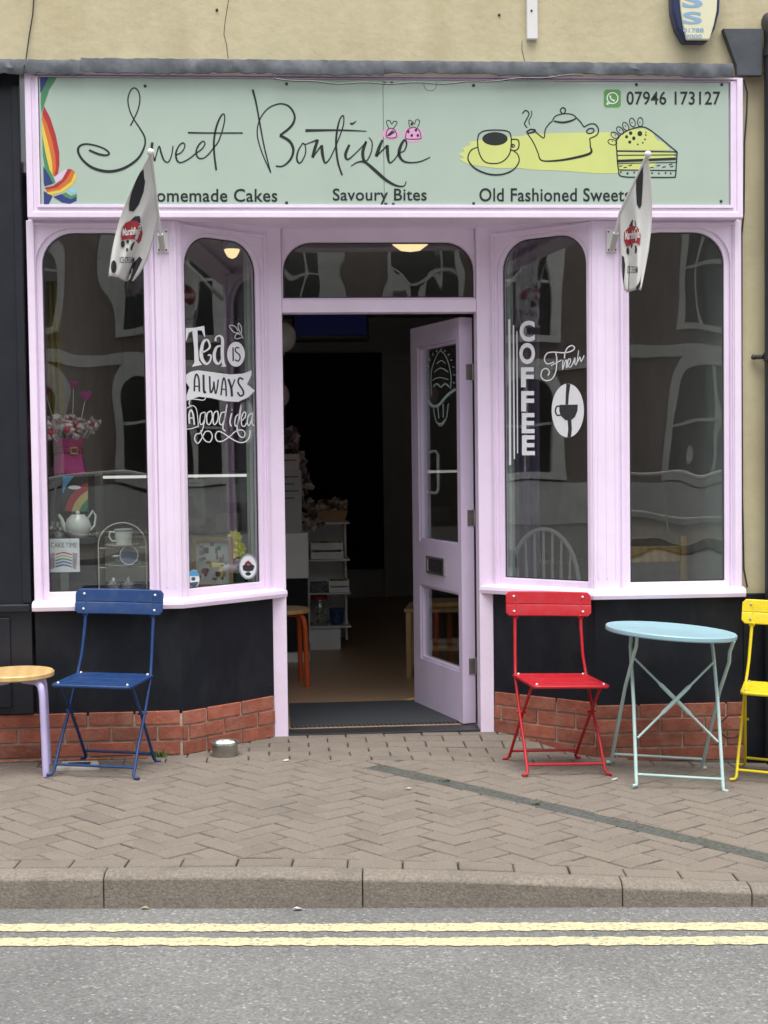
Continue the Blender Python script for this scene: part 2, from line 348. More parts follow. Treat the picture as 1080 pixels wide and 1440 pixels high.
for pc in pieces:
    poly, c, rot, whole = pc; rr = random
    z = g(c.x, c.y) + rr.uniform(-.0015, .0015); tl = (g(c.x - .05, c.y) - g(c.x + .05, c.y)) / .1; ty = (g(c.x, c.y + .03) - g(c.x, c.y - .03)) / .06
    MT = Matrix.Translation((c.x, c.y, z)) @ Matrix.Rotation(math.atan(tl) + rr.uniform(-.006, .006), 4, 'Y') @ Matrix.Rotation(math.atan(ty) + rr.uniform(-.008, .008), 4, 'X')
    if id(pc) in keep:
        if whole: me = rr.choice(meshes); MT = MT @ Matrix.Rotation(rot + (math.pi if rr.random() < .5 else 0), 4, 'Z')
        else:
            me = bpy.data.meshes.new('paver'); vs_, fs_ = paver_geo([q - c for q in poly]); me.from_pydata(vs_, [], fs_)
        o = link('paver', me, M['paver'], bed); o.matrix_world = MT; o.matrix_parent_inverse = Matrix.Identity(4)
    else:
        vs_, fs_ = paver_geo([q - c for q in poly]); rest.add([MT @ Vector(v) for v in vs_], fs_)
rest.build('distant_pavers', M['paver'], bed, kind='stuff')
# drain channel across the pavement: dark ribbed concrete with moss
M['channel'] = mat('mossy_drain_concrete', (.080, .083, .076), .95, .45, 60, .006, 60, dirt=(.075, .095, .035), dscale=5, damt=.7)
mb = MB(); n = 40
prof = [(-.055, -.02), (-.052, -.001), (-.028, -.002), (-.020, -.005), (.020, -.005), (.028, -.002), (.052, -.001), (.055, -.02)]
for i in range(n + 1):
    p = CH0 + CHD * (2.42 * i / n)
    for b, z in prof: q = p + CHN * b; mb.v.append((q.x, q.y, g(q.x, q.y) + z - .001))
for i in range(n):
    for k in range(7): mb.f.append((i * 8 + k, i * 8 + k + 1, (i + 1) * 8 + k + 1, (i + 1) * 8 + k))
mb.f += [tuple(range(8)), tuple(n * 8 + k for k in range(8))[::-1]]
mb.build('drain_channel', M['channel'], bed)

# ------------------------------------------------------------------ shop building
shop = world_root('shop_building', (0, .2, 0), 'lilac painted shopfront with two angled bays and cream rendered wall above', 'shop')
LA0, LA1 = Vector((-1.02, 0, 0)), Vector((-.53, .44, 0)); RA0, RA1 = Vector((.55, .44, 0)), Vector((1.04, 0, 0))
def panel(o, e):
    o, e = Vector(o), Vector(e); U = (e - o).normalized(); Nn = Vector((U.y, -U.x, 0))
    T = lambda u, v, w_: o + U * u + Vector((0, 0, v)) + Nn * w_
    T.len = (e - o).length; T.n = Nn; T.o = o; T.u = U; return T
TLF, TLA, TRA, TRF = panel((-1.715, 0, 0), (-1.02, 0, 0)), panel(LA0, LA1), panel(RA0, RA1), panel((1.04, 0, 0), (1.785, 0, 0))
def arch(u0, u1, v0, v1, r, n=8, flat=False):
    pts = [(u0, v0), (u1, v0)]
    for i in range(n + 1):
        a = math.pi / 2 * i / n; pts.append((u1 - r + r * math.cos(a), v1 - r + r * math.sin(a)))
    for i in range(n + 1):
        a = math.pi / 2 * (1 + i / n); pts.append((u0 + r + r * math.cos(a), v1 - r + r * math.sin(a)))
    return pts
def rect_like(u0, u1, v0, v1, n=8):
    pts = [(u0, v0), (u1, v0)]
    for i in range(n + 1): pts.append((u1, v1) if i >= n / 2 else (u1, v1 - (v1 - v0) * .02 * (1 - 2 * i / n)))
    for i in range(n + 1): pts.append((u0, v1) if i <= n / 2 else (u0, v1 - (v1 - v0) * .02 * (2 * i / n - 1)))
    return pts
def window(T, u0, u1, v0, v1, r, gm, edge=.012):
    L_ = T.len; b, t = .765, 2.66
    wn = MB().ring(rect_like(.002, L_ - .002, b, t), arch(u0 - .028, u1 + .028, v0 - .035, v1 + .02, r + .02), T, -.05, .0).build('window', M['lilac'], shop, bevel=.003)
    MB().ring(arch(u0 - .0285, u1 + .0285, v0 - .0355, v1 + .0205, r + .02), arch(u0, u1, v0, v1, r), T, -.055, -.016).build('window_bead', M['lilac'], wn, bevel=.004)
    MB().prism(arch(u0 - .012, u1 + .012, v0 - .012, v1 + .012, r), T, -.036, -.030).build('pane', gm, wn)
    # outer moulding with square corners, standing proud round the arch
    m = MB()
    ou0, ou1 = max(.006, u0 - .05), min(L_ - .006, u1 + .05)
    m.ring([(ou0, v0 - .055), (ou1, v0 - .055), (ou1, v1 + .045), (ou0, v1 + .045)], [(ou0 + .014, v0 - .040), (ou1 - .014, v0 - .040), (ou1 - .014, v1 + .033), (ou0 + .014, v1 + .033)], T, -.002, .012)
    m.build('moulding', M['lilac'], wn, bevel=.003)
    # cracked putty line
    pm = MB(); loop = arch(u0 + .002, u1 - .002, v0 + .002, v1 - .002, r)
    pm.ring(loop, arch(u0 + .006, u1 - .006, v0 + .006, v1 - .006, r - .003), T, -.0335 + .0045, -.024)
    pm.build('putty_line', M['darkmetal'], wn)
    return wn
window(TLF, .060, .545, .815, 2.555, .155, M['glass'])
window(TLA, .072, .535, .815, 2.555, .155, M['glass2'])
window(TRA, .115, .610, .812, 2.562, .155, M['glass2'])
window(TRF, .186, .670, .806, 2.557, .155, M['glass'])
# corner posts, outer pilasters: reeded strips
def strip(T, u0, u1, v0, v1, w0, w1, name='post_strip', parent=shop): return MB().box(u0, u1, v0, v1, w0, w1, lambda p: T(p.x, p.y, p.z)).build(name, M['lilac'], parent, bevel=.004)
def reed(T, u, v0=.79, v1=2.6): MB().tube([T(u, v0, .001), T(u, v1, .001)], .006, 6).build('reeding', M['lilac'], shop, smooth=True)
strip(TLF, -.006, .030, .76, 2.61, -.04, .020, 'pilaster'); strip(TRF, .712, .748, .76, 2.61, -.04, .020, 'pilaster')
strip(TLF, .60, .694, .768, 2.61, -.03, .010, 'corner_post'); reed(TLF, .612); reed(TLF, .650)
strip(TLA, .001, .040, .768, 2.61, -.03, .010, 'corner_post'); 
strip(TRA, .648, .658, .768, 2.61, -.03, .008, 'corner_post')
strip(TRF, .001, .125, .768, 2.61, -.03, .010, 'corner_post'); reed(TRF, .035); reed(TRF, .085)
for T, us in ((TLF, (.632, .672)), (TRF, (.016, .060, .105))):
    for u in us: MB().tube([T(u, .83, .010), T(u, 2.5, .010)], .0045, 6).build('reeding', M['lilac'], shop, smooth=True)
MB().tube([LA0 + Vector((0, -.002, .77)), LA0 + Vector((0, -.002, 2.61))], .012, 8).build('corner_bead', M['lilac'], shop, smooth=True)
MB().tube([RA1 + Vector((0, -.002, .77)), RA1 + Vector((0, -.002, 2.61))], .012, 8).build('corner_bead', M['lilac'], shop, smooth=True)
# sills that follow the bays
def sill(pts, name='sill'):
    pts = [Vector(p) for p in pts]; prof = [(-.02, .735), (.045, .728), (.050, .748), (.046, .765), (.020, .776), (-.02, .780)]
    mb = MB(); n = len(prof)
    for i, p in enumerate(pts):
        d0 = (p - pts[i - 1]).normalized() if i else None; d1 = (pts[i + 1] - p).normalized() if i < len(pts) - 1 else None
        if d0 and d1:
            n0, n1 = Vector((d0.y, -d0.x, 0)), Vector((d1.y, -d1.x, 0)); nn = (n0 + n1).normalized(); nn = nn / nn.dot(n0)
        else: d = d0 or d1; nn = Vector((d.y, -d.x, 0))
        for w_, z in prof: q = p + nn * w_; mb.v.append((q.x, q.y, z))
    for i in range(len(pts) - 1):
        for k in range(n): mb.f.append((i * n + k, i * n + (k + 1) % n, (i + 1) * n + (k + 1) % n, (i + 1) * n + k))
    mb.f += [tuple(range(n)), tuple((len(pts) - 1) * n + k for k in range(n))[::-1]]
    mb.build(name, M['lilac'], shop, bevel=.003)
sill([(-1.73, 0, 0), LA0, (-.525, .445, 0)]); sill([(.545, .445, 0), RA1, (1.80, 0, 0)])
# stall risers
for T, u0, u1 in ((TLF, -.01, TLF.len + .0), (TLA, 0, TLA.len - .05), (TRA, .05, TRA.len), (TRF, 0, TRF.len + .02)):
    MB().box(u0, u1, .205 if T in (TLF, TLA) else .18, .735, -.05, -.004, lambda p: T(p.x, p.y, p.z)).build('stall_riser', M['black'], shop, bevel=.002)
# brick plinth, each brick a piece
RUNS = [(panel((-2.6, 0, 0), LA0), .222, 4), (TLA, .215, 4), (TRA, .206, 4), (panel(RA1, (1.80, 0, 0)), .19, 4)]
PL = []
for pair in (RUNS[:2], RUNS[2:]):
    mb = MB()
    for T, top, nc in pair: mb.box(.055 if T is TRA else 0, T.len - (.055 if T is TLA else 0), top - .36, top - .004, -.06, -.004, lambda p: T(p.x, p.y, p.z))
    PL.append(mb.build('brick_plinth', M['mortar'], shop))
full = {}
def brick(T, u0, u1, v0, v1, plinth):
    key = round(u1 - u0, 3); rr = random
    if key not in full:
        mb = MB().box(-(u1 - u0) / 2, (u1 - u0) / 2, -.03, .03, -(v1 - v0) / 2, (v1 - v0) / 2)
        me = bpy.data.meshes.new('brick'); me.from_pydata(mb.v, [], mb.f)
        bm = bmesh.new(); bm.from_mesh(me); bmesh.ops.recalc_face_normals(bm, faces=bm.faces); bmesh.ops.bevel(bm, geom=[e for e in bm.edges], offset=.003, segments=1, affect='EDGES', profile=.5); bm.to_mesh(me); bm.free(); full[key] = me
    o = link('brick', full[key], M['brick'], plinth)
    c = T((u0 + u1) / 2, (v0 + v1) / 2, -.0245 + rr.uniform(-.002, .002)); ang = math.atan2(T.u.y, T.u.x)
    o.matrix_parent_inverse = Matrix.Identity(4)
    o.matrix_local = Matrix.Translation(c) @ Matrix.Rotation(ang + rr.uniform(-.006, .006), 4, 'Z') @ Matrix.Rotation(rr.uniform(-.008, .008), 4, 'Y')
for ri, (T, top, nc) in enumerate(RUNS):
    l0, l1 = 0, T.len
    if T is TLA: l1 -= .055
    if T is TRA: l0 += .055
    for c in range(nc):
        v1 = top - c * .0745; v0 = v1 - .0655; u = l0 - (.1125 if c % 2 else 0) - (.07 if ri in (1, 2) else 0)
        while u < l1:
            a, b = max(u, l0 + .001), min(u + .215, l1 - .001)
            if b - a > .03: brick(T, round(a, 4), round(b, 4), v0, v1, PL[ri // 2])
            u += .225
# door frame, transom window
TD = panel((-.575, .44, 0), (.59, .44, 0))
du = .575
def dbox(name, x0, x1, z0, z1, y0=.42, y1=.52, bevel=.004): return MB().box(x0, x1, y0, y1, z0, z1).build(name, M['lilac'], shop, bevel=bevel)
dbox('door_jamb', -.572, -.50, -.03, 2.66, .405); dbox('door_jamb', .515, .588, -.035, 2.66, .405)
dbox('door_head', -.4995, .5145, 2.205, 2.272, .412)
tw = MB().ring(rect_like(-.4985 + du, .5135 + du, 2.2725, 2.66), arch(-.492 + du, .508 + du, 2.283, 2.572, .15), TD, -.06, .0).build('transom_window', M['lilac'], shop, bevel=.003)
MB().prism(arch(-.496 + du, .512 + du, 2.278, 2.58, .15), TD, -.036, -.030).build('pane', glass_mat('transom_glass', wave=.003, wscale=4), tw)
pm = MB().ring(arch(-.490 + du, .506 + du, 2.285, 2.570, .15), arch(-.485 + du, .501 + du, 2.290, 2.565, .147), TD, -.029, -.024).build('putty_line', M['darkmetal'], tw)
MB().box(-1.68, 1.75, .06, .44, 2.665, 2.70).build('soffit', M['lilac'], shop)
MB().prism([(-1.02, 0.001), (1.04, .001), (.55, .44), (-.53, .44)], lambda u, v, w_: Vector((u, v, w_)), 2.64, 2.6645).build('porch_soffit', M['lilac'], shop)
# fascia mouldings
fz0, fz1 = 2.608, 3.29
fas = MB().box(-1.695, 1.765, -.078, .05, fz0 + .003, fz1).build('fascia_board', M['lilac'], shop, bevel=.003)
TF = panel((-1.70, -.078, 0), (1.77, -.078, 0)); W_ = TF.len
def fr(i, d0, d1, a, b): MB().ring([(a, fz0 + a), (W_ - a, fz0 + a), (W_ - a, fz1 - a * .4), (a, fz1 - a * .4)], [(b, fz0 + b), (W_ - b, fz0 + b), (W_ - b, fz1 - b * .28), (b, fz1 - b * .28)], TF, d0, d1).build('fascia_moulding', M['lilac'], fas, bevel=.004)
fr(0, -.02, .024, 0, .030); fr(1, -.02, .016, .0302, .048); fr(2, -.02, .024, .0482, .062)
# upper wall with cracks, side wall, flashing
upper = MB().box(-3.2, 3.2, .0, .25, 3.35, 5.2).build('rendered_wall', M['render'], shop)
MB().box(1.79, 3.2, .02, .25, .74, 3.3495).build('rendered_wall', M['render'], shop)
MB().box(1.80, 3.2, -.005, .25, -.3, .7395).build('wall_plinth', M['black'], shop, bevel=.004)
M['crack'] = mat('crack_line', (.05, .045, .04), .9, 0)
def poly_tube(name, pts, r, m, parent, **kw): return MB().tube(pts, r, 5).build(name, m, parent, smooth=True, **kw)
rr = random.Random(5)
poly_tube('cable', [onY(48, -10, -.012), onY(46, 20, -.012), onY(41, 50, -.012), onY(37, 80, -.02), onY(34, 92, -.145), onY(32, 104, -.15)], .0035, M['darkmetal'], shop)
for pts in ([(322, -5), (319, 12), (316, 30), (314, 48), (318, 62), (320, 82)], [(735, 58), (734, 70), (737, 86)]):
    poly_tube('crack', [onY(x + rr.uniform(-1, 1), y, -.0005) for x, y in pts], .0016, M['crack'], upper)
for x, y in ((305, 14), (702, 21), (745, 15)): MB().ball(onY(x, y, -.002), .007, 8, 6).build('screw_hole', M['crack'], upper)
def flashing(xa, xb, za, zb, jag, yoff=-.135):
    mb = MB(); n = 60; rr = random.Random(int(xa * 100))
    for i in range(n + 1):
        x = xa + (xb - xa) * i / n; t = i / n
        bot = zb + (rr.uniform(-.005, .005) + .004 * math.sin(x * 7)) * jag; top = za + rr.uniform(-.002, .002)
        mb.v += [(x, .005, top + .012), (x, -.06, top + .004), (x, yoff + rr.uniform(-.003, .003), top - .012), (x, yoff - .006 + rr.uniform(-.006, .006), bot + .025), (x, yoff + rr.uniform(-.003, .003), bot), (x, yoff + .02, bot + .002)]
    for i in range(n):
        for k in range(5): mb.f.append((i * 6 + k, i * 6 + k + 1, (i + 1) * 6 + k + 1, (i + 1) * 6 + k))
    return mb.build('lead_flashing', M['lead'], shop, smooth=True)
flashing(-3.0, -1.42, 3.352, 3.272, 1.6); flashing(-1.43, .0, 3.36, 3.283, 1, -.139); flashing(-.01, 1.71, 3.362, 3.290, 1, -.134)
lf = [onY(*p, -.045) for p in ((1017, 40), (1072, 40), (1072, 106), (1037, 106), (1036, 92))]
mb = MB(); mb.add(lf + [p + Vector((0, .04, 0)) for p in lf], [(0, 1, 2, 3, 4), (9, 8, 7, 6, 5)] + [(i, 5 + i, 5 + (i + 1) % 5, (i + 1) % 5) for i in range(5)]); mb.build('lead_flashing', mat('dark_lead', (.060, .068, .078), .6, .2, 5, .004, 10), shop, bevel=.002)
poly_tube('cable', [onY(385 + i * 15, 107 + 7 * math.sin(min(1, i / 7) * 1.6) + (3 if i < 17 else 3 - (i - 17)) + (1.2 * math.sin(i * 1.3)), -.150) for i in range(30)], .0038, M['darkmetal'], shop)
poly_tube('cable', [onY(605 + 9 * math.cos(a), 119 + 9 * math.sin(a), -.152) for a in [k * math.pi / 7 for k in range(-1, 9)]], .0015, M['darkmetal'], shop)
poly_tube('cable', [onY(x, y, -.02) for x, y in ((1046, 112), (1051, 130), (1050, 160), (1047, 200), (1046, 300))] + [onY(x, y, .0) for x, y in ((1043, 330), (1043, 500), (1044, 700), (1046, 800), (1051, 826))], .005, M['darkmetal'], shop)
M['greyish'] = mat('grey_plastic', (.35, .36, .36), .4)
# ------------------------------------------------------------------ door, opened inwards
TDo = panel((.2483, 1.2518, 0), (.441, .551, 0))         # street face of the door, free edge to hinge edge
Ld = TDo.len
def on_door(px, py): return onP(px, py, TDo.o, TDo.n)
dz0, dz1 = .012, 2.19
GA, GB = .105, Ld - .045
g1 = (GA, GB, .965, 2.075); g2 = (GA, GB, .285, .715)
mb = MB(); 
for u0, u1, v0, v1 in ((0, GA, dz0, dz1), (GB, Ld, dz0, dz1), (GA, GB, dz0, .285), (GA, GB, .715, .965), (GA, GB, 2.075, dz1)):
    mb.box(u0, u1, v0, v1, -.074, 0, lambda p: TDo(p.x, p.y, p.z))
bm = bmesh.new()
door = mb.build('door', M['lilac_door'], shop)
for (a, b, c, d) in (g1, g2):
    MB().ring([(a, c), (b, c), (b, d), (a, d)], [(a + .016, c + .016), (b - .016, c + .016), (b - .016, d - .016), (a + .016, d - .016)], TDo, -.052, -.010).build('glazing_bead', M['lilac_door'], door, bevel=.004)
    MB().box(a + .004, b - .004, c + .004, d - .004, -.034, -.028, lambda p: TDo(p.x, p.y, p.z)).build('pane', M['glass3'], door)
for z in (.32, 1.12, 1.90):
    hg = MB(); hg.box(Ld + .001, Ld + .005, z - .042, z + .042, -.070, -.036, lambda p: TDo(p.x, p.y, p.z)); hg.tube([TDo(Ld + .006, z - .044, -.077), TDo(Ld + .006, z + .044, -.077)], .007, 8); hg.build('hinge', M['hinge'], door, bevel=.001)
lb = MB().ring([(.235, .79), (.50, .79), (.50, .888), (.235, .888)], [(.258, .806), (.477, .806), (.477, .872), (.258, .872)], TDo, -.001, .012).build('letter_box', M['metalgrey'], door, bevel=.004)
MB().box(.2585, .4765, .8065, .8715, 0.0008, .006, lambda p: TDo(p.x, p.y, p.z)).build('letter_flap', M['darkmetal'], door, bevel=.002)
MB().tube([TDo(.16, 1.245, -.03), TDo(.16, 1.24, -.085), TDo(.16, 1.26, -.10), TDo(.16, 1.46, -.10), TDo(.16, 1.48, -.085), TDo(.16, 1.475, -.03)], .009, 8).build('handle', M['white'], door, smooth=True)
MB().box(-.003, .0, 1.15, 1.50, -.042, -.014, lambda p: TDo(p.x, p.y, p.z)).build('lock_plate', M['darkmetal'], door)
MB().box(-.50, .515, .41, .56, -.04, .006).build('threshold', M['darkmetal'], shop, bevel=.003)

# ------------------------------------------------------------------ prints: strokes, fills and lettering laid on a surface
def catmull(pts, sub=6):
    P = [Vector(p) for p in pts]; out = []
    for i in range(len(P) - 1):
        p0, p1, p2, p3 = P[max(i - 1, 0)], P[i], P[i + 1], P[min(i + 2, len(P) - 1)]
        for k in range(sub):
            t = k / sub; out.append(.5 * (2 * p1 + (p2 - p0) * t + (2 * p0 - 5 * p1 + 4 * p2 - p3) * t * t + (3 * p1 - p0 - 3 * p2 + p3) * t ** 3))
    out.append(P[-1]); return out
def strokes(name, lst, surf, m, parent, off=.001, **kw):
    "lst: (pixel points, width or widths); surf(px, py, off) -> 3D"
    mb = MB()
    for pts, wd in lst:
        w_ = wd if isinstance(wd, (list, tuple)) else [wd] * len(pts)
        q = catmull([(p[0], p[1], w_[min(i, len(w_) - 1)]) for i, p in enumerate(pts)], 6 if len(pts) > 2 else 1); vs_ = []
        for i, p in enumerate(q):
            t = (q[min(i + 1, len(q) - 1)] - q[max(i - 1, 0)]); t.z = 0
            nn = Vector((-t.y, t.x)).normalized() if t.length > 1e-6 else Vector((0, 1)); h = max(.2, p.z) / 2
            vs_ += [surf(p.x + nn.x * h, p.y + nn.y * h, off), surf(p.x - nn.x * h, p.y - nn.y * h, off)]
        mb.add(vs_, [(2 * i, 2 * i + 1, 2 * i + 3, 2 * i + 2) for i in range(len(q) - 1)])
    return mb.build(name, m, parent, **kw)
def fills(name, polys, surf, m, parent, off=.001, **kw):
    "one object for each flat printed shape"
    for i, p in enumerate(polys): MB().add([surf(x, y, off) for x, y in p], [tuple(range(len(p)))]).build(name, m, parent, **kw)
def ell(cx, cy, rx, ry, n=24, rot=0): return [(cx + rx * math.cos(a) * math.cos(rot) - ry * math.sin(a) * math.sin(rot), cy + rx * math.cos(a) * math.sin(rot) + ry * math.sin(a) * math.cos(rot)) for a in [2 * math.pi * i / n for i in range(n)]]
def text_geo(body, bold=0, sp=1, res=4):
    c = bpy.data.curves.new('lettering', 'FONT'); c.body = body
    c.offset = bold; c.resolution_u = res; c.space_character = sp
    o = bpy.data.objects.new('lettering', c); COL.objects.link(o); dg = bpy.context.evaluated_depsgraph_get()
    me = bpy.data.meshes.new_from_object(o.evaluated_get(dg)); bpy.data.objects.remove(o); bpy.data.curves.remove(c)
    vs_ = [v.co.copy() for v in me.vertices]; fs_ = [tuple(p.vertices) for p in me.polygons]; bpy.data.meshes.remove(me)
    return vs_, fs_
def lettering(name, body, box, surf, m, parent, off=.001, bold=0, sp=1, slope=0, capbase=None, **kw):
    "box = x0, y0(top), x1, y1(bottom) in photograph pixels, filled by the ink"
    vs_, fs_ = text_geo(body, bold, sp); xs = [v.x for v in vs_]; ys = [v.y for v in vs_]; a, b, c, d = min(xs), max(xs), min(ys), max(ys)
    x0, y0, x1, y1 = box; out = []
    for v in vs_:
        u = (v.x - a) / (b - a); t = (v.y - c) / (d - c); out.append(surf(x0 + u * (x1 - x0), y1 + t * (y0 - y1) + slope * u, off + v.z))
    mb = MB(); mb.add(out, fs_); return mb.build(name, m, parent, **kw)
# ------------------------------------------------------------------ shop sign
sign = world_root('shop_sign', (0, -.09, 2.67), 'long sage green sign reading Sweet Boutique across the fascia', 'sign')
SY = -.0945
MB().box(-1.634, -.003, SY, -.07, 2.668, 3.268).build('sign_panel', M['sign'], sign, bevel=.001); MB().box(-.001, 1.700, SY, -.07, 2.668, 3.268).build('sign_panel', M['sign'], sign, bevel=.001)
def sf(px, py, off=0): p = onY(px, py, SY); p.y -= off; return p
c3 = crop(100, 110, 360, 1080); c4 = crop(340, 110, 630, 1080); c5 = crop(640, 130, 980, 1080); c6 = crop(40, 100, 130, 648)
k3, k4, k5 = 260 / 1080, 290 / 1080, 340 / 1080
st = []
st.append((c3([(105,420),(160,443),(205,450),(222,437),(190,410),(130,390),(80,385),(47,400),(42,432),(70,480),(130,525),(220,545),(310,525),(390,470),(428,400),(430,345),(400,290),(365,237),(340,180),(332,120),(348,72),(370,57),(392,75),(402,120),(392,180),(366,240),(347,277)]), [x * k3 * 1.05 for x in (12,12,11,10,9,9,10,12,13,13,15,16,15,13,10,9,8,7,7,7,7,7,7,7,7,7,8)]))
st.append((c3([(475,375),(471,410),(478,450),(488,484)]), [3.6, 3.6, 2.5, 2])); st.append((c3([(488,484),(500,440),(515,398),(527,440),(545,482),(570,488),(588,445),(595,395)]), [2, 1.6, 2, 2.6, 2.2, 1.8, 1.6, 1.6]))
st.append((c3([(608,450),(645,432),(665,395),(652,378),(628,398),(612,440),(620,482),(645,492),(690,470),(728,440),(765,412),(782,382),(770,368),(746,390),(730,430),(742,464),(770,468),(800,447),(830,410),(860,370),(885,300),(897,240),(893,210),(875,222),(850,280),(835,360),(836,440),(848,538)]), [1.7]*3 + [2]*2 + [2.5]*2 + [1.9]*3 + [1.7]*3 + [2.3]*3 + [1.8]*4 + [1.7]*3 + [2.2, 2.8, 2.8, 2.8, 2.6]))
st.append((c3([(682,318),(800,320),(1003,320)]), [2.4, 2, 2]))
st.append((c4([(57,60),(75,130),(95,240),(120,370),(152,495)]), [3.2, 2.6, 2.2, 2, 1.6])); st.append((c4([(152,495),(110,400),(85,320),(82,260),(100,205),(140,157),(200,134),(250,150),(277,200),(260,250),(200,300)]), [1.6, 1.6, 1.7, 1.7, 1.7, 1.8, 2, 2.5, 2.8, 3.4, 3]))
st.append((c4([(200,300),(250,330),(270,375),(255,425),(215,460),(178,460)]), [4, 4, 3.6, 3, 2.2, 2.2]))
ca = crop(410, 150, 620, 1080)
st.append((ca([(78,268),(48,320),(38,378),(56,408),(82,383),(102,328),(96,275),(76,264),(100,272),(140,258),(185,242)]), [1.6,2.2,2.6,2.2,1.7,1.7,1.6,1.4,1.4,1.6,3]))
st.append((ca([(190,238),(168,305),(152,368)]), [3.6,4.4,4])); st.append((ca([(152,368),(215,282)]), [1.6,2.2])); st.append((ca([(218,278),(224,345),(242,406),(275,378),(305,318),(345,222),(375,130),(375,66),(350,90),(328,180),(322,280),(335,400),(366,496)]), [4,4.2,2.4,1.7,1.7,1.7,1.7,1.7,2,2.8,3,2.8,2.4]))
st.append((ca([(100,173),(300,170),(420,172),(542,178)]), [4,2.6,2.2,1.2])); st.append((ca([(424,119),(440,124),(468,104)]), [2.6,2.6,1]))
st.append((ca([(418,275),(390,345),(406,382),(468,332),(540,256)]), [3.2,4,2.4,1.6,1.8])); st.append((ca([(540,252),(516,320),(520,378),(542,392),(574,335),(583,262),(560,222)]), [3.2,4.4,4,2,1.7,1.7,1.3]))
st.append((ca([(430,430),(478,402),(530,402),(600,458),(680,528),(755,570),(812,574),(829,540)]), [1.2,2,3.4,4.6,4.2,3,1.7,1.2]))
st.append((ca([(658,240),(632,300),(612,360)]), [3,4.6,4.4])); st.append((ca([(612,360),(690,282)]), [1.6,2.2])); st.append((ca([(692,278),(695,345),(708,405),(742,384),(778,338),(815,318),(832,270),(818,240),(790,282),(777,345),(808,393),(870,405),(940,394),(1002,365)]), [4.2,4.4,2.4,1.7,1.7,1.7,2.2,2.8,4,4.4,3,2,1.8,1.3]))
strokes('script_lettering', st, sf, M['ink'], sign, .0015)
for body, bx in (('Homemade Cakes', (203, 265.5, 390, 284)), ('Savoury Bites', (468, 265, 600, 287.5)), ('Old Fashioned Sweets', (674, 264.5, 886, 283.5)), ('07946 173127', (881, 128.5, 1013, 147.5))):
    lettering('lettering', body, bx, sf, M['ink'], sign, .0015, bold=.012, sp=1.04)
# tea things: yellow brush stroke under black line drawings
M['limey'] = flatm('pale_lime_print', (.62, .68, .22)); M['green'] = flatm('app_green', (.10, .30, .07)); M['pinkp'] = flatm('pink_print', (.70, .36, .58))
br = [(10,275),(45,262),(30,250),(70,232),(60,222),(100,214),(200,200),(300,195),(330,186),(500,180),(690,178),(690,362),(640,362),(480,350),(340,345),(290,338),(180,338),(60,322),(20,300),(40,290)]
fills('brush_stroke', [c5(br), c5([(690.5,178),(712,190),(722,262),(722,300),(740,360),(690.5,362)]), c5([(724,258),(724,215),(745,187),(790,165),(845,160),(885,182),(900,215),(930,222),(955,250),(960,258)]), c5([(724,266),(980,268),(980,292),(730,300)]), c5([(730,314),(900,310),(880,345),(735,345)])], sf, M['limey'], sign, .0008)
ds = []
ds.append((c5([(105,187),(130,172),(180,168),(230,172),(248,190),(250,240),(240,280),(210,310),(170,318),(130,308),(108,272),(100,222),(105,187)]), 1.7)); ds.append((c5([(250,210),(275,210),(285,222),(282,250),(264,260),(245,256)]), 1.8)); ds.append((c5([(256,230),(266,238),(256,246),(256,230)]), 1.4))
ds.append((c5([(100,245),(70,260),(58,300),(90,340),(150,365),(210,366),(260,345),(285,310),(280,278),(262,262)]), [1.5, 1.8, 2, 2.4, 2.4, 2.4, 2, 1.8, 1.6, 1.5]))
ds.append((c5([(300,95),(315,80),(330,95),(318,122),(310,140),(322,158)]), 1.6)); ds.append((c5([(340,82),(342,100),(330,125),(333,145)]), 1.2))
ds.append((c5([(435,128),(420,140),(402,168),(397,203),(375,190),(352,168)]), 1.6)); ds.append((c5([(322,182),(350,225),(370,270),(385,303),(440,306),(520,295),(603,272),(604,240),(601,205)]), [1.6, 1.6, 1.6, 2, 2.6, 3.4, 3.6, 1.8, 1.6]))
ds.append((c5([(318,178),(336,166),(356,168),(352,176),(322,184)]), 2.2)); ds.append((c5([(435,125),(450,105),(485,95),(520,98),(540,112),(520,126),(480,134),(440,128)]), [1.6, 1.5, 1.5, 1.5, 1.6, 2.6, 2.8, 2])); ds.append((c5([(540,112),(560,132),(575,155)]), 1.6))
ds.append((c5([(478,95),(470,80),(480,68),(492,75),(490,90),(482,95)]), 1.8)); ds.append((c5([(575,155),(600,142),(625,142),(640,165),(633,190),(601,206)]), 1.7)); ds.append((c5(ell(604, 172, 17, 11, 14, -.3) + ell(604, 172, 17, 11, 14, -.3)[:1]), 1.8))
ds.append((c5([(722,262),(720,215),(745,185),(790,163),(845,155),(900,190),(960,240),(992,266)]), 1.7)); ds.append((c5([(992,266),(988,320),(984,372),(970,379),(860,379),(745,375),(730,345),(724,300),(722,262)]), 1.7))
for a, b, wd in (((722,262),(990,266),1.8), ((725,281),(988,279),1.4), ((722,307),(986,296),3.6), ((728,318),(986,312),1.2), ((730,346),(986,349),1.5)): ds.append((c5([a, b]), wd))
for x, y, r_ in ((700,220,-1.3), (712,190,-1.0), (735,168,-.75), (760,150,-.5), (790,132,-.3), (825,130,0)):
    e_ = ell(x + 2, y + 2, 12, 20, 12, r_); ds.append((c5(e_ + e_[:1]), 1.2))
strokes('line_drawing', ds, sf, M['ink'], sign, .0014)
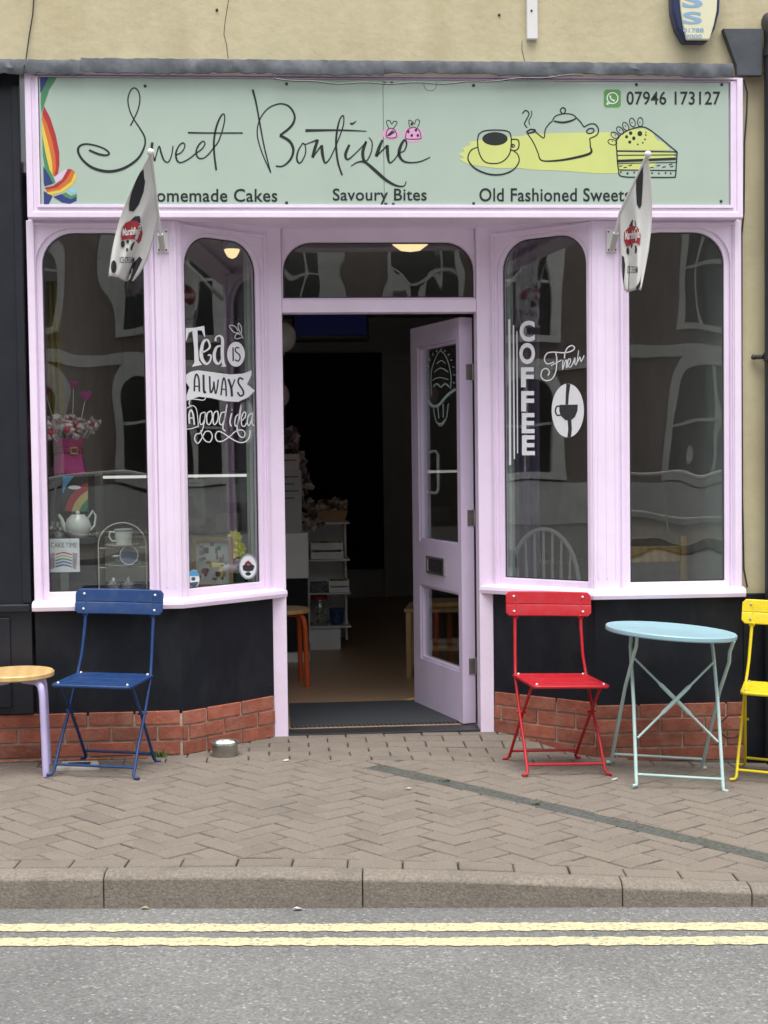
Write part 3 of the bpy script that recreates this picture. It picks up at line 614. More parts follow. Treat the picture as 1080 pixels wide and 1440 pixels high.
dots = [ell(178, 207, 57, 30)] + [ell(x, y, r_, r_ * 1.1, 10) for x, y, r_ in ((766,198,7),(784,182,8),(798,205,8),(780,222,7),(825,184,11),(852,190,4),(848,210,4),(838,225,4),(816,232,4),(852,178,3),(740,356,4),(770,362,5),(800,358,4),(845,362,4),(880,360,4),(910,362,4),(940,360,4),(963,362,4))] + [[(x, y), (x + 16, y - 3), (x + 15, y + 2), (x, y + 5)] for x, y in ((732,328),(752,334),(775,325),(870,335),(900,326),(925,332),(955,320),(960,330))]
fills('drawn_dots', [c5(p) for p in dots] + [c5(ell(x, y, 2.5, 3.5, 8)) for x, y in ((702,218),(714,190),(735,168),(760,150),(790,135),(825,133))], sf, M['ink'], sign, .0011)
# wrapped sweets
fills('sweet_print', [c4(ell(780, 292, 46, 30)), c4(ell(897, 296, 54, 40))], sf, M['pinkp'], sign, .0007)
sw = [(c4([(755,300),(762,272),(780,262),(800,270),(812,300),(800,312),(765,312),(755,300)]), 1.1), (c4([(770,262),(757,228),(775,222),(785,240),(797,225),(814,232),(795,262)]), 1), (c4([(858,305),(866,275),(897,256),(928,272),(938,305),(930,318),(865,318),(858,305)]), 1.1), (c4([(880,258),(874,222),(892,226),(905,240),(912,218),(932,224),(920,258)]), 1)] + [(c4([(760 + 4 * i, 302), (790 + 4 * i, 272 + 3 * i)]), .9) for i in range(4)]
strokes('sweet_outline', sw, sf, M['ink'], sign, .0014); fills('sweet_dots', [c4(ell(x, y, 7, 8, 10)) for x, y in ((872,280),(912,272),(890,300),(922,300),(890,240))], sf, M['ink'], sign, .0012)
# green message badge with handset
fills('badge', [[(849 + 3, 126), (870, 126), (873, 129), (873, 148), (870, 151), (852, 151), (849, 148), (849, 129)]], sf, M['green'], sign, .0008)
e_ = ell(861.3, 138, 7.6, 7.6, 20); strokes('badge_ring', [(e_ + e_[:1], 1.5), ([(855.5, 143), (853.2, 147), (857.8, 145)], 1.5), ([(858, 134.5), (858.6, 138), (861, 140.6), (864.4, 141.8)], [2.6, 1.6, 1.6, 2.6])], sf, M['vinyl'], sign, .0013)
# rainbow ribbon
def rb(name, c, polys, off=.0009): fills(name, [c6(p) for p in polys], sf, flatm(name, c, .45), sign, off)
rb('ribbon_red', (.42, .03, .03), [[(158,355),(220,470),(275,640),(312,820),(314,950),(298,1040),(262,1065),(278,980),(272,850),(240,700),(190,540),(140,430)], [(165,1180),(250,1160),(340,1100),(400,990),(440,995),(380,1100),(290,1180),(180,1202)]])
rb('ribbon_orange', (.62, .16, .03), [[(140,430),(190,540),(240,700),(272,850),(278,980),(262,1065),(245,1050),(240,930),(215,800),(175,640),(136,490)], [(180,1203),(290,1182),(381,1101),(442,996),(470,1020),(430,1120),(320,1202),(190,1227)]])
rb('ribbon_yellow', (.75, .56, .08), [[(136,490),(175,640),(215,800),(240,930),(245,1050),(215,1000),(185,880),(160,760),(140,640)], [(190,1228),(320,1203),(431,1121),(472,1022),(492,1070),(440,1160),(340,1225),(240,1255),(192,1242)]])
rb('ribbon_green', (.07, .25, .12), [[(205,65),(290,65),(210,190),(157,350),(132,425),(124,300),(130,212)], [(140,640),(160,760),(185,880),(215,1000),(265,1100),(270,1130),(250,1140),(200,1060),(165,975),(146,850)], [(340,1242),(380,1228),(430,1262),(490,1242),(490,1270),(430,1295),(380,1276)]])
rb('ribbon_blue', (.03, .045, .20), [[(118,65),(205,65),(130,212),(120,222)], [(150,960),(175,1000),(250,1140),(165,1168),(154,1130)], [(154,1215),(245,1265),(210,1340),(195,1362),(157,1362)], [(250,1272),(338,1244),(378,1278),(430,1297),(490,1272),(488,1312),(420,1345),(340,1330)]])
rb('ribbon_pale_blue', (.25, .58, .75), [[(400,1205),(460,1190),(490,1225),(440,1240)]]); rb('ribbon_lilac', (.70, .55, .70), [[(258,1080),(330,1020),(395,992),(350,1080),(280,1137)]])
sc_ = MB()
for x, y in ((204, 121), (403, 118), (541, 117), (551, 117), (666, 120), (895, 119), (1015, 119), (403, 285), (543, 287), (553, 287), (666, 286), (1014, 283)):
    MB().ball(sf(x, y, .0), .0075, 10, 6).build('screw', M['darkmetal'], sign, smooth=True)

# ------------------------------------------------------------------ things on the wall
d = world_root('alarm_box', onY(973, 66, .0), 'oval blue and cream alarm box high on rendered wall', 'alarm box')
TA = lambda u, v, w_: onY(u, v, 0) + Vector((0, -w_, 0))
M['navy'] = flatm('navy_plastic', (.012, .022, .085), .35); M['cream'] = flatm('cream_plastic', (.72, .70, .50), .4); M['paleblue'] = flatm('pale_blue_print', (.25, .40, .58))
ob = [(941,-30),(939,0),(940,22),(946,45),(957,64),(990,64),(1000,45),(1006,22),(1007,0),(1004,-30)]
MB().prism(ob, TA, 0, .07).build('housing', M['navy'], d, bevel=.012); MB().prism([(951,-30),(949.5,0),(951,22),(954,42),(959,62.5),(991,62.5),(997,42),(1001,22),(1002,0),(1000,-30)], TA, .055, .082).build('front_cover', M['cream'], d, bevel=.006)
sa = lambda x, y, off=0: onY(x, y, -.082) + Vector((0, -off, 0))
lettering('lettering', 'S', (959, -10, 988, 11), sa, M['paleblue'], d, .0012, bold=.03); lettering('lettering', 'S', (960, 16.5, 987, 34), sa, M['paleblue'], d, .0012, bold=.03)
lettering('lettering', '01788', (960.5, 39.5, 989.5, 45.5), sa, M['paleblue'], d, .0012, bold=.02); lettering('lettering', '9000', (964, 48.5, 987, 54), sa, M['paleblue'], d, .0012, bold=.02)
cb = world_root('cable_trunking', onY(747, 57, .0), 'short white plastic trunking strip on the rendered wall', 'trunking')
p0, p1 = onY(740, 57, 0), onY(755, 57, 0)
MB().box(p0.x, p1.x, -.028, 0, p0.z, p0.z + .5).build('cover', M['white'], cb, bevel=.004); MB().ball(onY(747.5, 15, -.028), .006, 8, 6).build('screw', M['darkmetal'], cb)
dp = world_root('drainpipe', (1.945, -.03, -.1), 'black cast drainpipe running down the wall at right edge', 'drainpipe')
MB().tube([(1.945, -.05, -.12), (1.945, -.05, 3.50), (1.945, -.04, 3.56), (1.945, .02, 3.60)], .048, 16).build('pipe', mat('black_pipe_paint', (.022, .023, .027), .45, .15), dp, smooth=True)
for z in (1.93, 3.43): MB().lathe([(.049, z - .02), (.054, z - .02), (.054, z + .02), (.049, z + .02)], (1.945, -.05, 0), 16).build('collar', M['darkmetal'], dp, smooth=True)
MB().tube([(1.945 - .05, -.03, 1.93), (1.945 - .085, .0, 1.93)], .012, 8).build('bracket', M['darkmetal'], dp); MB().ball((1.945 - .09, -.005, 1.93), .014).build('bolt', M['darkmetal'], dp)
# left neighbour
nb = world_root('neighbouring_shopfront', (-2.3, .1, 0), 'black painted timber shopfront at left edge of photo', 'shopfront')
M['navyblack'] = mat('blue_black_gloss_paint', (.012, .014, .022), .4, .2, 8, .001, 20)
MB().box(-3.2, -1.738, -.012, .2, .226, 3.345).build('panel', M['navyblack'], nb, bevel=.003); MB().box(-3.2, -1.742, -.045, -.0125, .73, .765).build('rail', M['navyblack'], nb, bevel=.006)
MB().box(-1.775, -1.74, -.028, -.0125, .768, 3.25).build('stile', M['navyblack'], nb, bevel=.004); MB().box(-3.2, -1.84, -.024, -.0125, .26, .70).build('raised_panel', M['navyblack'], nb, bevel=.008)
# ------------------------------------------------------------------ flags
M['flag'] = mat('white_flag_cloth', (.62, .62, .60), .8, .05); M['flagblack'] = flatm('black_flag_print', (.02, .02, .026), .8); M['flagred'] = flatm('red_flag_print', (.30, .018, .03), .8)
def to_px(p):
    q = ROT.transposed() @ (p - CAM); return PW / 2 + F * q.x / -q.z, PH / 2 - F * q.y / -q.z
def flag(bp, tip, low, fly0, fly1, label, side, cr, patches, badge, face, name_box, word_box):
    o = world_root('flag', onY(*bp, -.03), label, 'flag', 'two flags on poles')
    b0 = onY(*bp, -.045)
    T_ = onY(*tip, -.42); Lw = onY(*low, -.17); F0 = onY(*fly0, -.40); F1 = onY(*fly1, -.20)
    bx_, bz_ = b0.x, b0.z
    MB().box(bx_ - .028, bx_ + .028, -.026, -.011, bz_ - .055, bz_ + .06).build('bracket_plate', M['white'], o, bevel=.004)
    for dx, dz in ((-.018, .045), (.018, .045), (-.018, -.043), (.018, -.043)): MB().ball((bx_ + dx, -.027, bz_ + dz), .0045, 8, 5).build('screw', M['darkmetal'], o)
    pb = Vector((bx_, -.035, bz_ - .04))
    MB().tube([pb, pb + (Lw - pb) * .45], .014, 10).build('socket', M['socket'], o, smooth=True)
    MB().tube([pb + (Lw - pb) * .3, Lw, T_], .0085, 8).build('pole', M['white'], o, smooth=True); MB().ball(T_, .017).build('finial', M['white'], o, smooth=True)
    def cs(s, t, off=0):
        p = T_.lerp(Lw, s).lerp(F0.lerp(F1, s), t)
        p.x += side * .030 * math.sin(math.pi * t) * (1 - s) + side * .022 * math.sin(s * 9 + 1) * t * (1 - t) * 2
        p.y += .045 * math.sin(s * 9 + t * 2) * t + .022 * math.sin(s * 17 + 2 + t) * t
        p.z -= .05 * math.sin(math.pi * t) * s
        return p + (CAM - p).normalized() * off if off else p
    mb = MB(); n, m_ = 24, 28
    for i in range(n + 1):
        for j in range(m_ + 1): mb.v.append(cs(i / n, j / m_))
    for i in range(n):
        for j in range(m_): a = i * (m_ + 1) + j; mb.f.append((a, a + 1, a + m_ + 2, a + m_ + 1))
    cl = mb.build('cloth', M['flag'], o, smooth=True); cl.modifiers.new('thickness', 'SOLIDIFY').thickness = .0015
    tab = [(i / 40, j / 60, *to_px(cs(i / 40, j / 60))) for i in range(41) for j in range(61)]
    def st(px, py):                            # which spot of the cloth lies there
        s_, t_, x, y = min(tab, key=lambda q: (q[2] - px) ** 2 + (q[3] - py) ** 2)
        for _ in range(3):
            e = .004; x, y = to_px(cs(s_, t_)); xs, ys = to_px(cs(s_ + e, t_)); xt, yt = to_px(cs(s_, t_ + e))
            A_, B_, C_, D_ = (xs - x) / e, (xt - x) / e, (ys - y) / e, (yt - y) / e; det = A_ * D_ - B_ * C_
            if abs(det) < 200: break
            s_ += max(-.05, min(.05, (D_ * (px - x) - B_ * (py - y)) / det)); t_ += max(-.05, min(.05, (A_ * (py - y) - C_ * (px - x)) / det))
        return min(1, max(0, s_)), min(1, max(0, t_))
    def on_cloth(name, polys, mt, off):        # rings from the middle so that the print follows the folds
        for pl in polys:
            pl = cr(pl); q = []
            for i in range(len(pl)):
                a, b = pl[i], pl[(i + 1) % len(pl)]; q += [a, ((a[0] + b[0]) / 2, (a[1] + b[1]) / 2)]
            pl = q; c_ = (sum(p[0] for p in pl) / len(pl), sum(p[1] for p in pl) / len(pl)); k = len(pl); vs_ = []
            for r_ in (.35, .7, 1): vs_ += [cs(*st(c_[0] + (p[0] - c_[0]) * r_, c_[1] + (p[1] - c_[1]) * r_), off) for p in pl]
            vs_.append(cs(*st(*c_), off)); fs_ = [(len(vs_) - 1, i, (i + 1) % k) for i in range(k)]
            for r_ in range(2): fs_ += [(r_ * k + i, r_ * k + (i + 1) % k, (r_ + 1) * k + (i + 1) % k, (r_ + 1) * k + i) for i in range(k)]
            MB().add(vs_, fs_).build(name, mt, cl)
    on_cloth('black_patch', patches, M['flagblack'], .005); on_cloth('red_badge', badge, M['flagred'], .008); on_cloth('small_patch', face, M['flagblack'], .0065)
    sfc = lambda px, py, off=0: cs(*st(px, py), off)
    (x0, y0), (x1, y1) = cr([name_box[:2], name_box[2:]]); lettering('lettering', 'Marshfield', (x0, y0, x1, y1), sfc, M['flag'], cl, .0105, bold=.03, slope=-3)
    (x0, y0), (x1, y1) = cr([word_box[:2], word_box[2:]]); lettering('lettering', 'ICE CREAM', (x0, y0, x1, y1), sfc, M['flagblack'], cl, .0075, bold=.01)
    return o
M['socket'] = mat('warm_white_plastic', (.50, .48, .44), .5)
flag((228, 338), (212, 214), (222, 303), (151, 388), (188, 396), 'white cow patch flag hanging over left bay window', -1, crop(140, 200, 250, 754),
     [[(425,260),(430,340),(440,380),(425,480),(380,600),(330,668),(285,660),(285,590),(310,480),(350,370),(390,290)], [(300,752),(340,715),(385,710),(395,740),(395,785),(350,765)], ell(137,1200,28,62,16), [(385,1100),(412,1130),(385,1190),(330,1300),(315,1330),(288,1330),(290,1240),(320,1165),(350,1140)]],
     [[(207,900),(215,830),(250,778),(310,752),(370,765),(405,810),(415,880),(400,950),(375,978),(345,940),(290,928),(240,938),(212,945)]], [ell(225,982,20,34,14), ell(272,958,14,18,12), ell(325,1002,20,48,14,.4), ell(265,1036,10,20,10)], (222, 830, 400, 905), (195, 1105, 335, 1165))
flag((862, 338), (911, 217), (872, 300), (903, 408), (877, 410), 'white cow patch flag beside right bay window', 1, crop(840, 200, 930, 589),
     [[(418,190),(420,300),(415,420),(405,580),(385,610),(362,570),(355,440),(357,330),(385,260)], [(290,772),(320,715),(350,720),(360,780)], [(225,1040),(245,1055),(255,1130),(247,1250),(237,1310),(228,1150)], [(405,1225),(408,1360),(350,1365),(357,1330),(385,1290)]],
     [[(243,900),(245,830),(290,780),(330,767),(375,785),(398,850),(390,945),(350,925),(300,945),(265,960)]], [ell(280,1000,14,32,12), ell(320,958,12,20,10), ell(350,988,14,40,12), ell(320,1032,8,18,8)], (255, 820, 388, 900), (276, 1140, 370, 1205))
# ------------------------------------------------------------------ vinyl lettering and stickers on the glass
def glass_surf(T):
    p0 = T(0, 0, -.0295)
    return lambda px, py, off=0: onP(px, py, p0 + T.n * off, T.n)
gl, gr_ = glass_surf(TLA), glass_surf(TRA)
c7 = crop(240, 430, 400, 1080); k7 = 160 / 1080
tv = world_root('window_lettering', TLA(.3, 1.6, -.028), 'white vinyl lettering Tea is always a good idea on angled pane', 'lettering')
fills('lettering', [c7([(143,212),(230,208),(318,190),(328,295),(318,293),(295,235),(255,232),(258,380),(268,520),(298,560),(200,580),(225,540),(222,400),(205,240),(172,255),(150,330),(143,330)])] , gl, M['vinyl'], tv, .0012)
strokes('lettering', [(c7([(290,440),(330,430),(372,390),(350,325),(310,345),(290,440),(300,510),(340,552),(375,520),(380,470),(352,470)]), [3.5,2.2,3,2.6,4,5,5,3,2.4,2.2,2]), (c7([(425,335),(430,300),(465,285),(492,320),(490,440),(498,540),(520,575)]), [3.4,2.2,2.6,4.2,4.6,4.2,3]), (c7([(488,380),(440,390),(415,450),(420,520),(455,550),(488,500)]), [2,3,4.4,4.4,3,2]), (c7([(480,572),(524,574)]), 1.6)], gl, M['vinyl'], tv, .0013)
fills('banner', [c7(ell(620, 460, 84, 118, 30)), c7([(132,665),(190,625),(260,612),(400,630),(560,652),(680,645),(770,612),(765,660),(725,745),(800,805),(735,870),(640,912),(520,905),(380,875),(270,862),(140,905),(150,850),(178,775),(132,705)])], gl, M['vinyl'], tv, .0012)
dk = [(c7([(592,395),(594,525)]), 2), (c7([(652,400),(622,398),(615,430),(652,465),(658,500),(640,525),(612,512)]), 1.9)]
dk += [(c7(p), w_) for p, w_ in (([(225,812),(228,700),(245,650),(268,700),(272,815)], 2.4), ([(228,762),(270,765)], 1.6), ([(312,655),(316,812),(335,815)], 3), ([(370,668),(378,820),(405,780),(410,720)], 2.4), ([(410,720),(425,832),(442,780),(452,700)], 2), ([(478,850),(490,740),(505,685),(522,740),(528,858)], 2.2), ([(482,790),(525,795)], 1.6), ([(548,695),(575,780),(582,862)], 3.2), ([(610,698),(580,780)], 1.8), ([(690,700),(655,685),(642,730),(685,800),(690,840),(660,855),(635,820)], 2.4))]
strokes('lettering', dk, gl, M['vinyldark'], tv, .0022)
wl = [([(335,865),(310,895),(200,885),(175,920),(185,950)], 1.3), ([(178,960),(210,948),(245,985),(262,1130),(245,1150),(170,1170),(150,1150),(148,990),(178,960)], 1.2), ([(178,1120),(175,1030),(195,990),(215,1040),(224,1128)], 2.2), ([(182,1065),(218,1065)], 1.6),
      ([(325,1010),(285,1030),(278,1110),(300,1125),(328,1060),(330,1010),(320,1100),(290,1200),(240,1220),(228,1270),(260,1305),(300,1250),(330,1195),(375,1195),(395,1240),(375,1290),(335,1285),(300,1240),(285,1180)], 1.5), ([(375,1000),(345,1030),(345,1110),(370,1125),(395,1070),(390,1010),(375,1000)], 1.7), ([(432,1000),(408,1030),(405,1110),(425,1125),(450,1070),(448,1010),(432,1000)], 1.7),
      ([(520,1010),(480,1020),(462,1100),(485,1130),(515,1060),(535,935),(510,1080),(495,1160),(520,1190)], 1.7), ([(580,1020),(562,1100),(575,1145)], 2), ([(578,985),(584,990)], 2), ([(650,1030),(620,1050),(608,1120),(625,1140),(655,1060),(668,940),(645,1080),(630,1160),(650,1230),(690,1250),(705,1210),(680,1180),(620,1190),(560,1240),(490,1285),(440,1280),(425,1230),(450,1192),(500,1210),(600,1275),(680,1298),(740,1260),(755,1180)], 1.6),
      ([(675,1090),(705,1060),(712,1020),(695,1010),(672,1060),(675,1130),(700,1145),(720,1110)], 1.6), ([(775,1020),(740,1040),(728,1110),(745,1135),(772,1070),(780,1015),(772,1110),(795,1140)], 1.7),
      ([(690,310),(655,245),(640,200),(645,165),(670,205),(670,260)], 1), ([(650,260),(600,250),(562,205),(565,185),(610,195),(640,240)], 1), ([(670,300),(630,315),(608,300),(630,265),(660,275)], 1)]
strokes('lettering', [(c7(p), w_) for p, w_ in wl], gl, M['vinyl'], tv, .0013)
cv = world_root('window_lettering', TRA(.3, 1.5, -.028), 'white vinyl COFFEE lettering with coffee bean cup on angled pane', 'lettering')
c8 = crop(700, 430, 840, 806)
for ch, bx in zip('COFFEE', ((176,120,300,290), (174,300,302,472), (188,498,292,660), (190,690,294,856), (194,868,298,1032), (196,1048,300,1210))):
    a, b = c8([(bx[0], bx[1]), (bx[2], bx[3])]); lettering('lettering', ch, (*a, *b), gr_, M['vinyl'], cv, .0012, bold=.035)
strokes('stripe', [(c8([(93,110),(98,700),(100,1290)]), 2.8), (c8([(127,158),(130,700),(134,1240)]), 2), (c8([(155,205),(160,1195)]), 1.5)], gr_, M['vinyl'], cv, .0012)
strokes('script_lettering', [(c8(p), w_) for p, w_ in (([(455,455),(400,470),(378,430),(400,385),(450,375),(540,380),(600,365),(622,340),(600,322),(565,340),(545,380),(540,425)], 1.7), ([(470,380),(478,440),(470,530),(440,590),(390,605),(352,575),(362,520),(400,510),(418,540),(405,565)], 1.7), ([(430,485),(515,440)], 1.5), ([(528,440),(525,515),(545,455),(560,440),(555,500),(580,470),(590,440),(575,430),(565,480),(590,495),(615,450),(625,420),(625,470),(640,465),(655,360),(645,455),(665,415),(675,450),(700,400)], 1.4))], gr_, M['vinyl'], cv, .0013)
fills('bean', [c8(ell(567, 848, 131, 218, 36))], gr_, M['vinyl'], cv, .0012)
fills('bean_cup', [c8([(555,630),(588,635),(575,720),(570,800),(548,800),(550,720)]), c8([(500,802),(648,800),(645,850),(625,900),(590,930),(545,925),(510,890),(498,850)]), c8([(565,928),(595,925),(600,1000),(592,1062),(563,1065),(570,1000)])], gr_, M['vinyldark'], cv, .0022); strokes('bean_cup_handle', [(c8([(502,815),(478,815),(466,850),(480,885),(508,884)]), 2)], gr_, M['vinyldark'], cv, .0022)
def sticker(surf, cx, cy, rx, ry, label, cols, off=.0012):
    o = world_root('window_sticker', surf(cx, cy, 0), label, 'sticker')
    fills('backing', [ell(cx, cy, rx, ry, 28)], surf, M['vinyl'], o, off); return o
s1 = sticker(gl, 349, 797, 13, 17.5, 'oval white sticker with dark emblem low on angled pane', None)
e_ = ell(349, 797, 12, 16.3, 28); strokes('rim', [(e_ + e_[:1], 1.0)], gl, flatm('teal_print', (.10, .22, .26)), s1, .002)
fills('emblem', [[(341,796),(345,793),(349,795),(354,793),(358,796),(356,802),(349,804),(342,802)], ell(349, 807, 4, 2.5, 12)], gl, M['vinyldark'], s1, .0022); fills('emblem_top', [[(344,792),(349,788),(354,792),(352,794),(346,794)]], gl, flatm('maroon_print', (.25, .03, .07)), s1, .0023)
s2 = sticker(gl, 272.5, 814, 8, 13, 'small blue and white round sticker at corner of angled pane', None)
fills('blue_cap', [[(265, 810), (267, 804), (272.5, 801), (278, 804), (280, 810)]], gl, flatm('sky_blue_print', (.08, .35, .60)), s2, .002); fills('emblem', [ell(272, 814, 3, 2.6, 12), [(265.5, 819.5), (279.5, 818), (277, 823.5), (272.5, 826), (268, 824)]], gl, flatm('slate_print', (.05, .10, .13)), s2, .002)
dg_ = world_root('door_etching', TDo(.3, 1.75, -.02), 'frosted cupcake emblem on upper door glass', 'emblem')
gd = lambda px, py, off=0: onP(px, py, TDo(0, 0, -.0275) + TDo.n * off, TDo.n)
c9 = crop(380, 310, 700, 1080); M['frost'] = mat('frosted_vinyl', (.42, .52, .52), .7, .1)
strokes('cupcake', [(c9(p), w_ * .7) for p, w_ in (([(765,830),(765,720),(790,640),(812,622),(840,660),(858,740),(855,800)], 1.6), ([(775,790),(790,775),(810,790),(830,775),(850,790)], 3), ([(770,760),(800,745),(845,755)], 2.2), ([(778,720),(810,700),(845,720)], 2.2), ([(790,680),(812,665),(832,680)], 2.2), ([(745,850),(770,880),(800,875),(840,830),(880,800)], 5), ([(775,890),(785,945),(808,975),(835,940),(845,870)], 1.8), ([(795,880),(800,940)], 2.2), ([(820,870),(822,935)], 2.2), ([(785,955),(810,965),(832,945)], 3))] + [(c9([(808 + 62 * math.cos(a), 740 + 120 * math.sin(a)), (808 + 70 * math.cos(a + .05), 740 + 132 * math.sin(a + .05))]), 1.4) for a in [2.6 + i * .3 for i in range(14)]], gd, M['frost'], dg_, .001)

# ------------------------------------------------------------------ folding bistro chairs, table, stool
def bistro_chair(label, col, loc, rz, tilt, name):
    m = mat(name + '_powder_coat', col, .42, .07, 14, .0006, 90, spec=.4, dirt=tuple(.5 * c + .05 for c in col), dscale=14, damt=.5, chips=(.09, .075, .06), cscale=45, cth=.71); o = empty('folding_chair', loc, label, 'chair', 'folding bistro chairs', rz, tilt)
    rv = M['white'] if name != 'yellow' else M['greyish']
    # backrest: curved pressed panel with a rib
    def pan(w_, h, r_, n=5):
        pts = []
        for cx, cy, a0 in ((w_ - r_, h - r_, 0), (-w_ + r_, h - r_, 90), (-w_ + r_, -h + r_, 180), (w_ - r_, -h + r_, 270)):
            for i in range(n + 1): a = R(a0 + 90 * i / n); pts.append((cx + r_ * math.cos(a), cy + r_ * math.sin(a)))
        return pts
    bz, by = .775, .175
    TB = lambda u, v, w_: Vector((u, by + v * .18 - w_ + .020 * (1 - (u / .22) ** 2), bz + v))
    mb = MB(); nx = 12; hw, hh = .220, .060
    def edge(u):
        d_ = abs(u) - (hw - .022); return hh - (.022 - math.sqrt(max(0, .022 ** 2 - d_ * d_)) if d_ > 0 else 0)
    us = [-hw + 2 * hw * i / 28 for i in range(29)]; us[0] += .0006; us[-1] -= .0006
    rows = [-1, -.93, -.12, -.06, -.02, .02, .93, 1]; dep = [.0, .004, .004, .003, .0, .004, .004, .0]
    for sgn in (1, -1):
        base = len(mb.v)
        for u in us:
            for k, r_ in enumerate(rows): mb.v.append(TB(u, r_ * edge(u), (dep[k] + .006) if sgn > 0 else .001))
        for i in range(28):
            for k in range(7): a = base + i * 8 + k; mb.f.append((a, a + 1, a + 9, a + 8))
    nB = 29 * 8
    for i in range(28):
        for k in (0, 7): a = i * 8 + k; mb.f.append((a, a + 8, nB + a + 8, nB + a))
    for i in (0, 28):
        for k in range(7): a = i * 8 + k; mb.f.append((a, a + 1, nB + a + 1, nB + a))
    b = mb.build('backrest', m, o, smooth=True)
    for sx in (-1, 1):
        for sz in (-1, 1): MB().ball(TB(sx * .178, sz * .036, .011), .0065, 8, 5).build('rivet', rv, b, smooth=True)
    # seat: slatted pressed plate
    TS = lambda u, v, w_: Vector((u, v, (.437 + w_ + .02 * v)))
    se = MB(); pts = pan(.192, .172, .03); se.prism([(u, v - .04) for u, v in pts], TS, -.014, .0)
    seat = se.build('seat', m, o, smooth=True, bevel=.005, seg=3)
    for v in (-.150, -.04, .070): MB().prism([(u, v + q) for u, q in pan(.155, .005, .004, 2)], TS, -.002, .004).build('seat_rib', m, seat, bevel=.002)
    for sx in (-1, 1):
        for v in (-.18, .10): MB().ball(TS(sx * .166, v, .001), .0065, 8, 5).build('rivet', rv, seat, smooth=True)
    r_ = .0074
    for sx in (-1, 1):
        x0 = .192 * sx
        MB().tube([(x0 + sx * .030, -.185, .008), (x0 + sx * .008, -.178, .010), (x0, -.172, .022), (x0 * .99, -.10, .14), (x0 * .97, .0, .275), (x0 * .95, .095, .43), (x0 * .91, .135, .53), (x0 * .89, .165, .66), (x0 * .88, .192, .80)], [r_] * 6 + [r_, r_ * 1.1, r_ * 1.2], 10).build('leg', m, o, smooth=True)
        x1 = .172 * sx
        MB().tube([(x1 + sx * .030, .190, .008), (x1 + sx * .008, .183, .010), (x1, .175, .022), (x1, .09, .14), (x1, -.01, .272), (x1, -.13, .418)], r_, 10).build('leg', m, o, smooth=True)
        MB().tube([(.155 * sx, -.012, .272), (.200 * sx, -.0, .276)], .006, 8).build('pivot', m, o)
        MB().tube([(x0 * .88, .163, .71), (x0 * .88, .178, .72), (x0 * .88, .190, .80)], .014, 8).build('back_mount', m, o, smooth=True)
    MB().tube([(-.19, -.155, .052), (.19, -.155, .052)], .0065, 8).build('stretcher', m, o, smooth=True); MB().tube([(-.17, .155, .052), (.17, .155, .052)], .0065, 8).build('stretcher', m, o, smooth=True)
    MB().tube([(-.17, -.13, .412), (.17, -.13, .412)], .0065, 8).build('stretcher', m, o, smooth=True)
    return o
def gz(x, y): return Vector((x, y, g(x, y)))
bistro_chair('blue metal folding chair beside wooden stool', (.010, .045, .155), gz(-1.36, -.28), R(-14), R(1.0), 'blue')
bistro_chair('red metal folding chair left of pale blue table', (.46, .012, .022), gz(.772, -.275), R(8), R(2.6), 'red')
bistro_chair('yellow metal folding chair cut off at right edge', (.72, .56, .012), gz(1.845, -.39), R(-22), R(2.8), 'yellow')
tb = empty('bistro_table', gz(1.283, -.44), 'pale blue round metal folding table between red and yellow chairs', 'table', None, R(-3), R(4.4))
tm = mat('pale_blue_powder_coat', (.28, .46, .52), .4, .05, 8, .0003, 120)
MB().lathe([(.0001, .687), (.290, .687), (.296, .683), (.302, .683), (.306, .688), (.306, .702), (.302, .707), (.294, .708), (.286, .705), (.0001, .705)], (-.035, 0, 0), 64).build('table_top', tm, tb, smooth=True)
lm = mat('pale_green_blue_frame_paint', (.40, .55, .53), .45, .06, 12)
for sx in (-1, 1):
    x0, x1 = .20 * sx, .225 * sx
    MB().tube([(x0 + sx * .02, -.255, .007), (x0, -.245, .01), (x0 * 1.0, -.235, .03), (x0, -.06, .36), (x0, .10, .60), (x0 * .98, .12, .64), (x0, .14, .685)], .0085, 10).build('leg', lm, tb, smooth=True)
    MB().tube([(x1 + sx * .02, .255, .007), (x1, .245, .01), (x1, .235, .03), (x1, .03, .42), (x1, -.10, .58), (x1 * .97, -.12, .63), (x1, -.15, .685)], .0085, 10).build('leg', lm, tb, smooth=True)
    a, b = Vector((-.19 * sx, -.145, .21)), Vector((.19 * sx, .055, .555)); dd = b - a
    yo = Vector((0, -.004 * sx, 0))
    bm_ = MB().tube([a, a + dd * .30, a + dd * .34, a + dd * .66, a + dd * .70, b], [.0055, .0055, .010, .010, .0055, .0055], 8)
    bm_.v = [tuple(Vector(v) + yo * 2.2) for v in bm_.v]; bm_.build('cross_brace', lm, tb, smooth=True)
MB().tube([(-.2, -.222, .055), (.2, -.222, .055)], .0065, 8).build('stretcher', lm, tb, smooth=True); MB().tube([(-.225, .222, .055), (.225, .222, .055)], .0065, 8).build('stretcher', lm, tb, smooth=True)
M['pine'] = wood_mat('pine_wood', (.58, .38, .15), (.66, .45, .20), 5, .4, (1, 5, 1), 6)
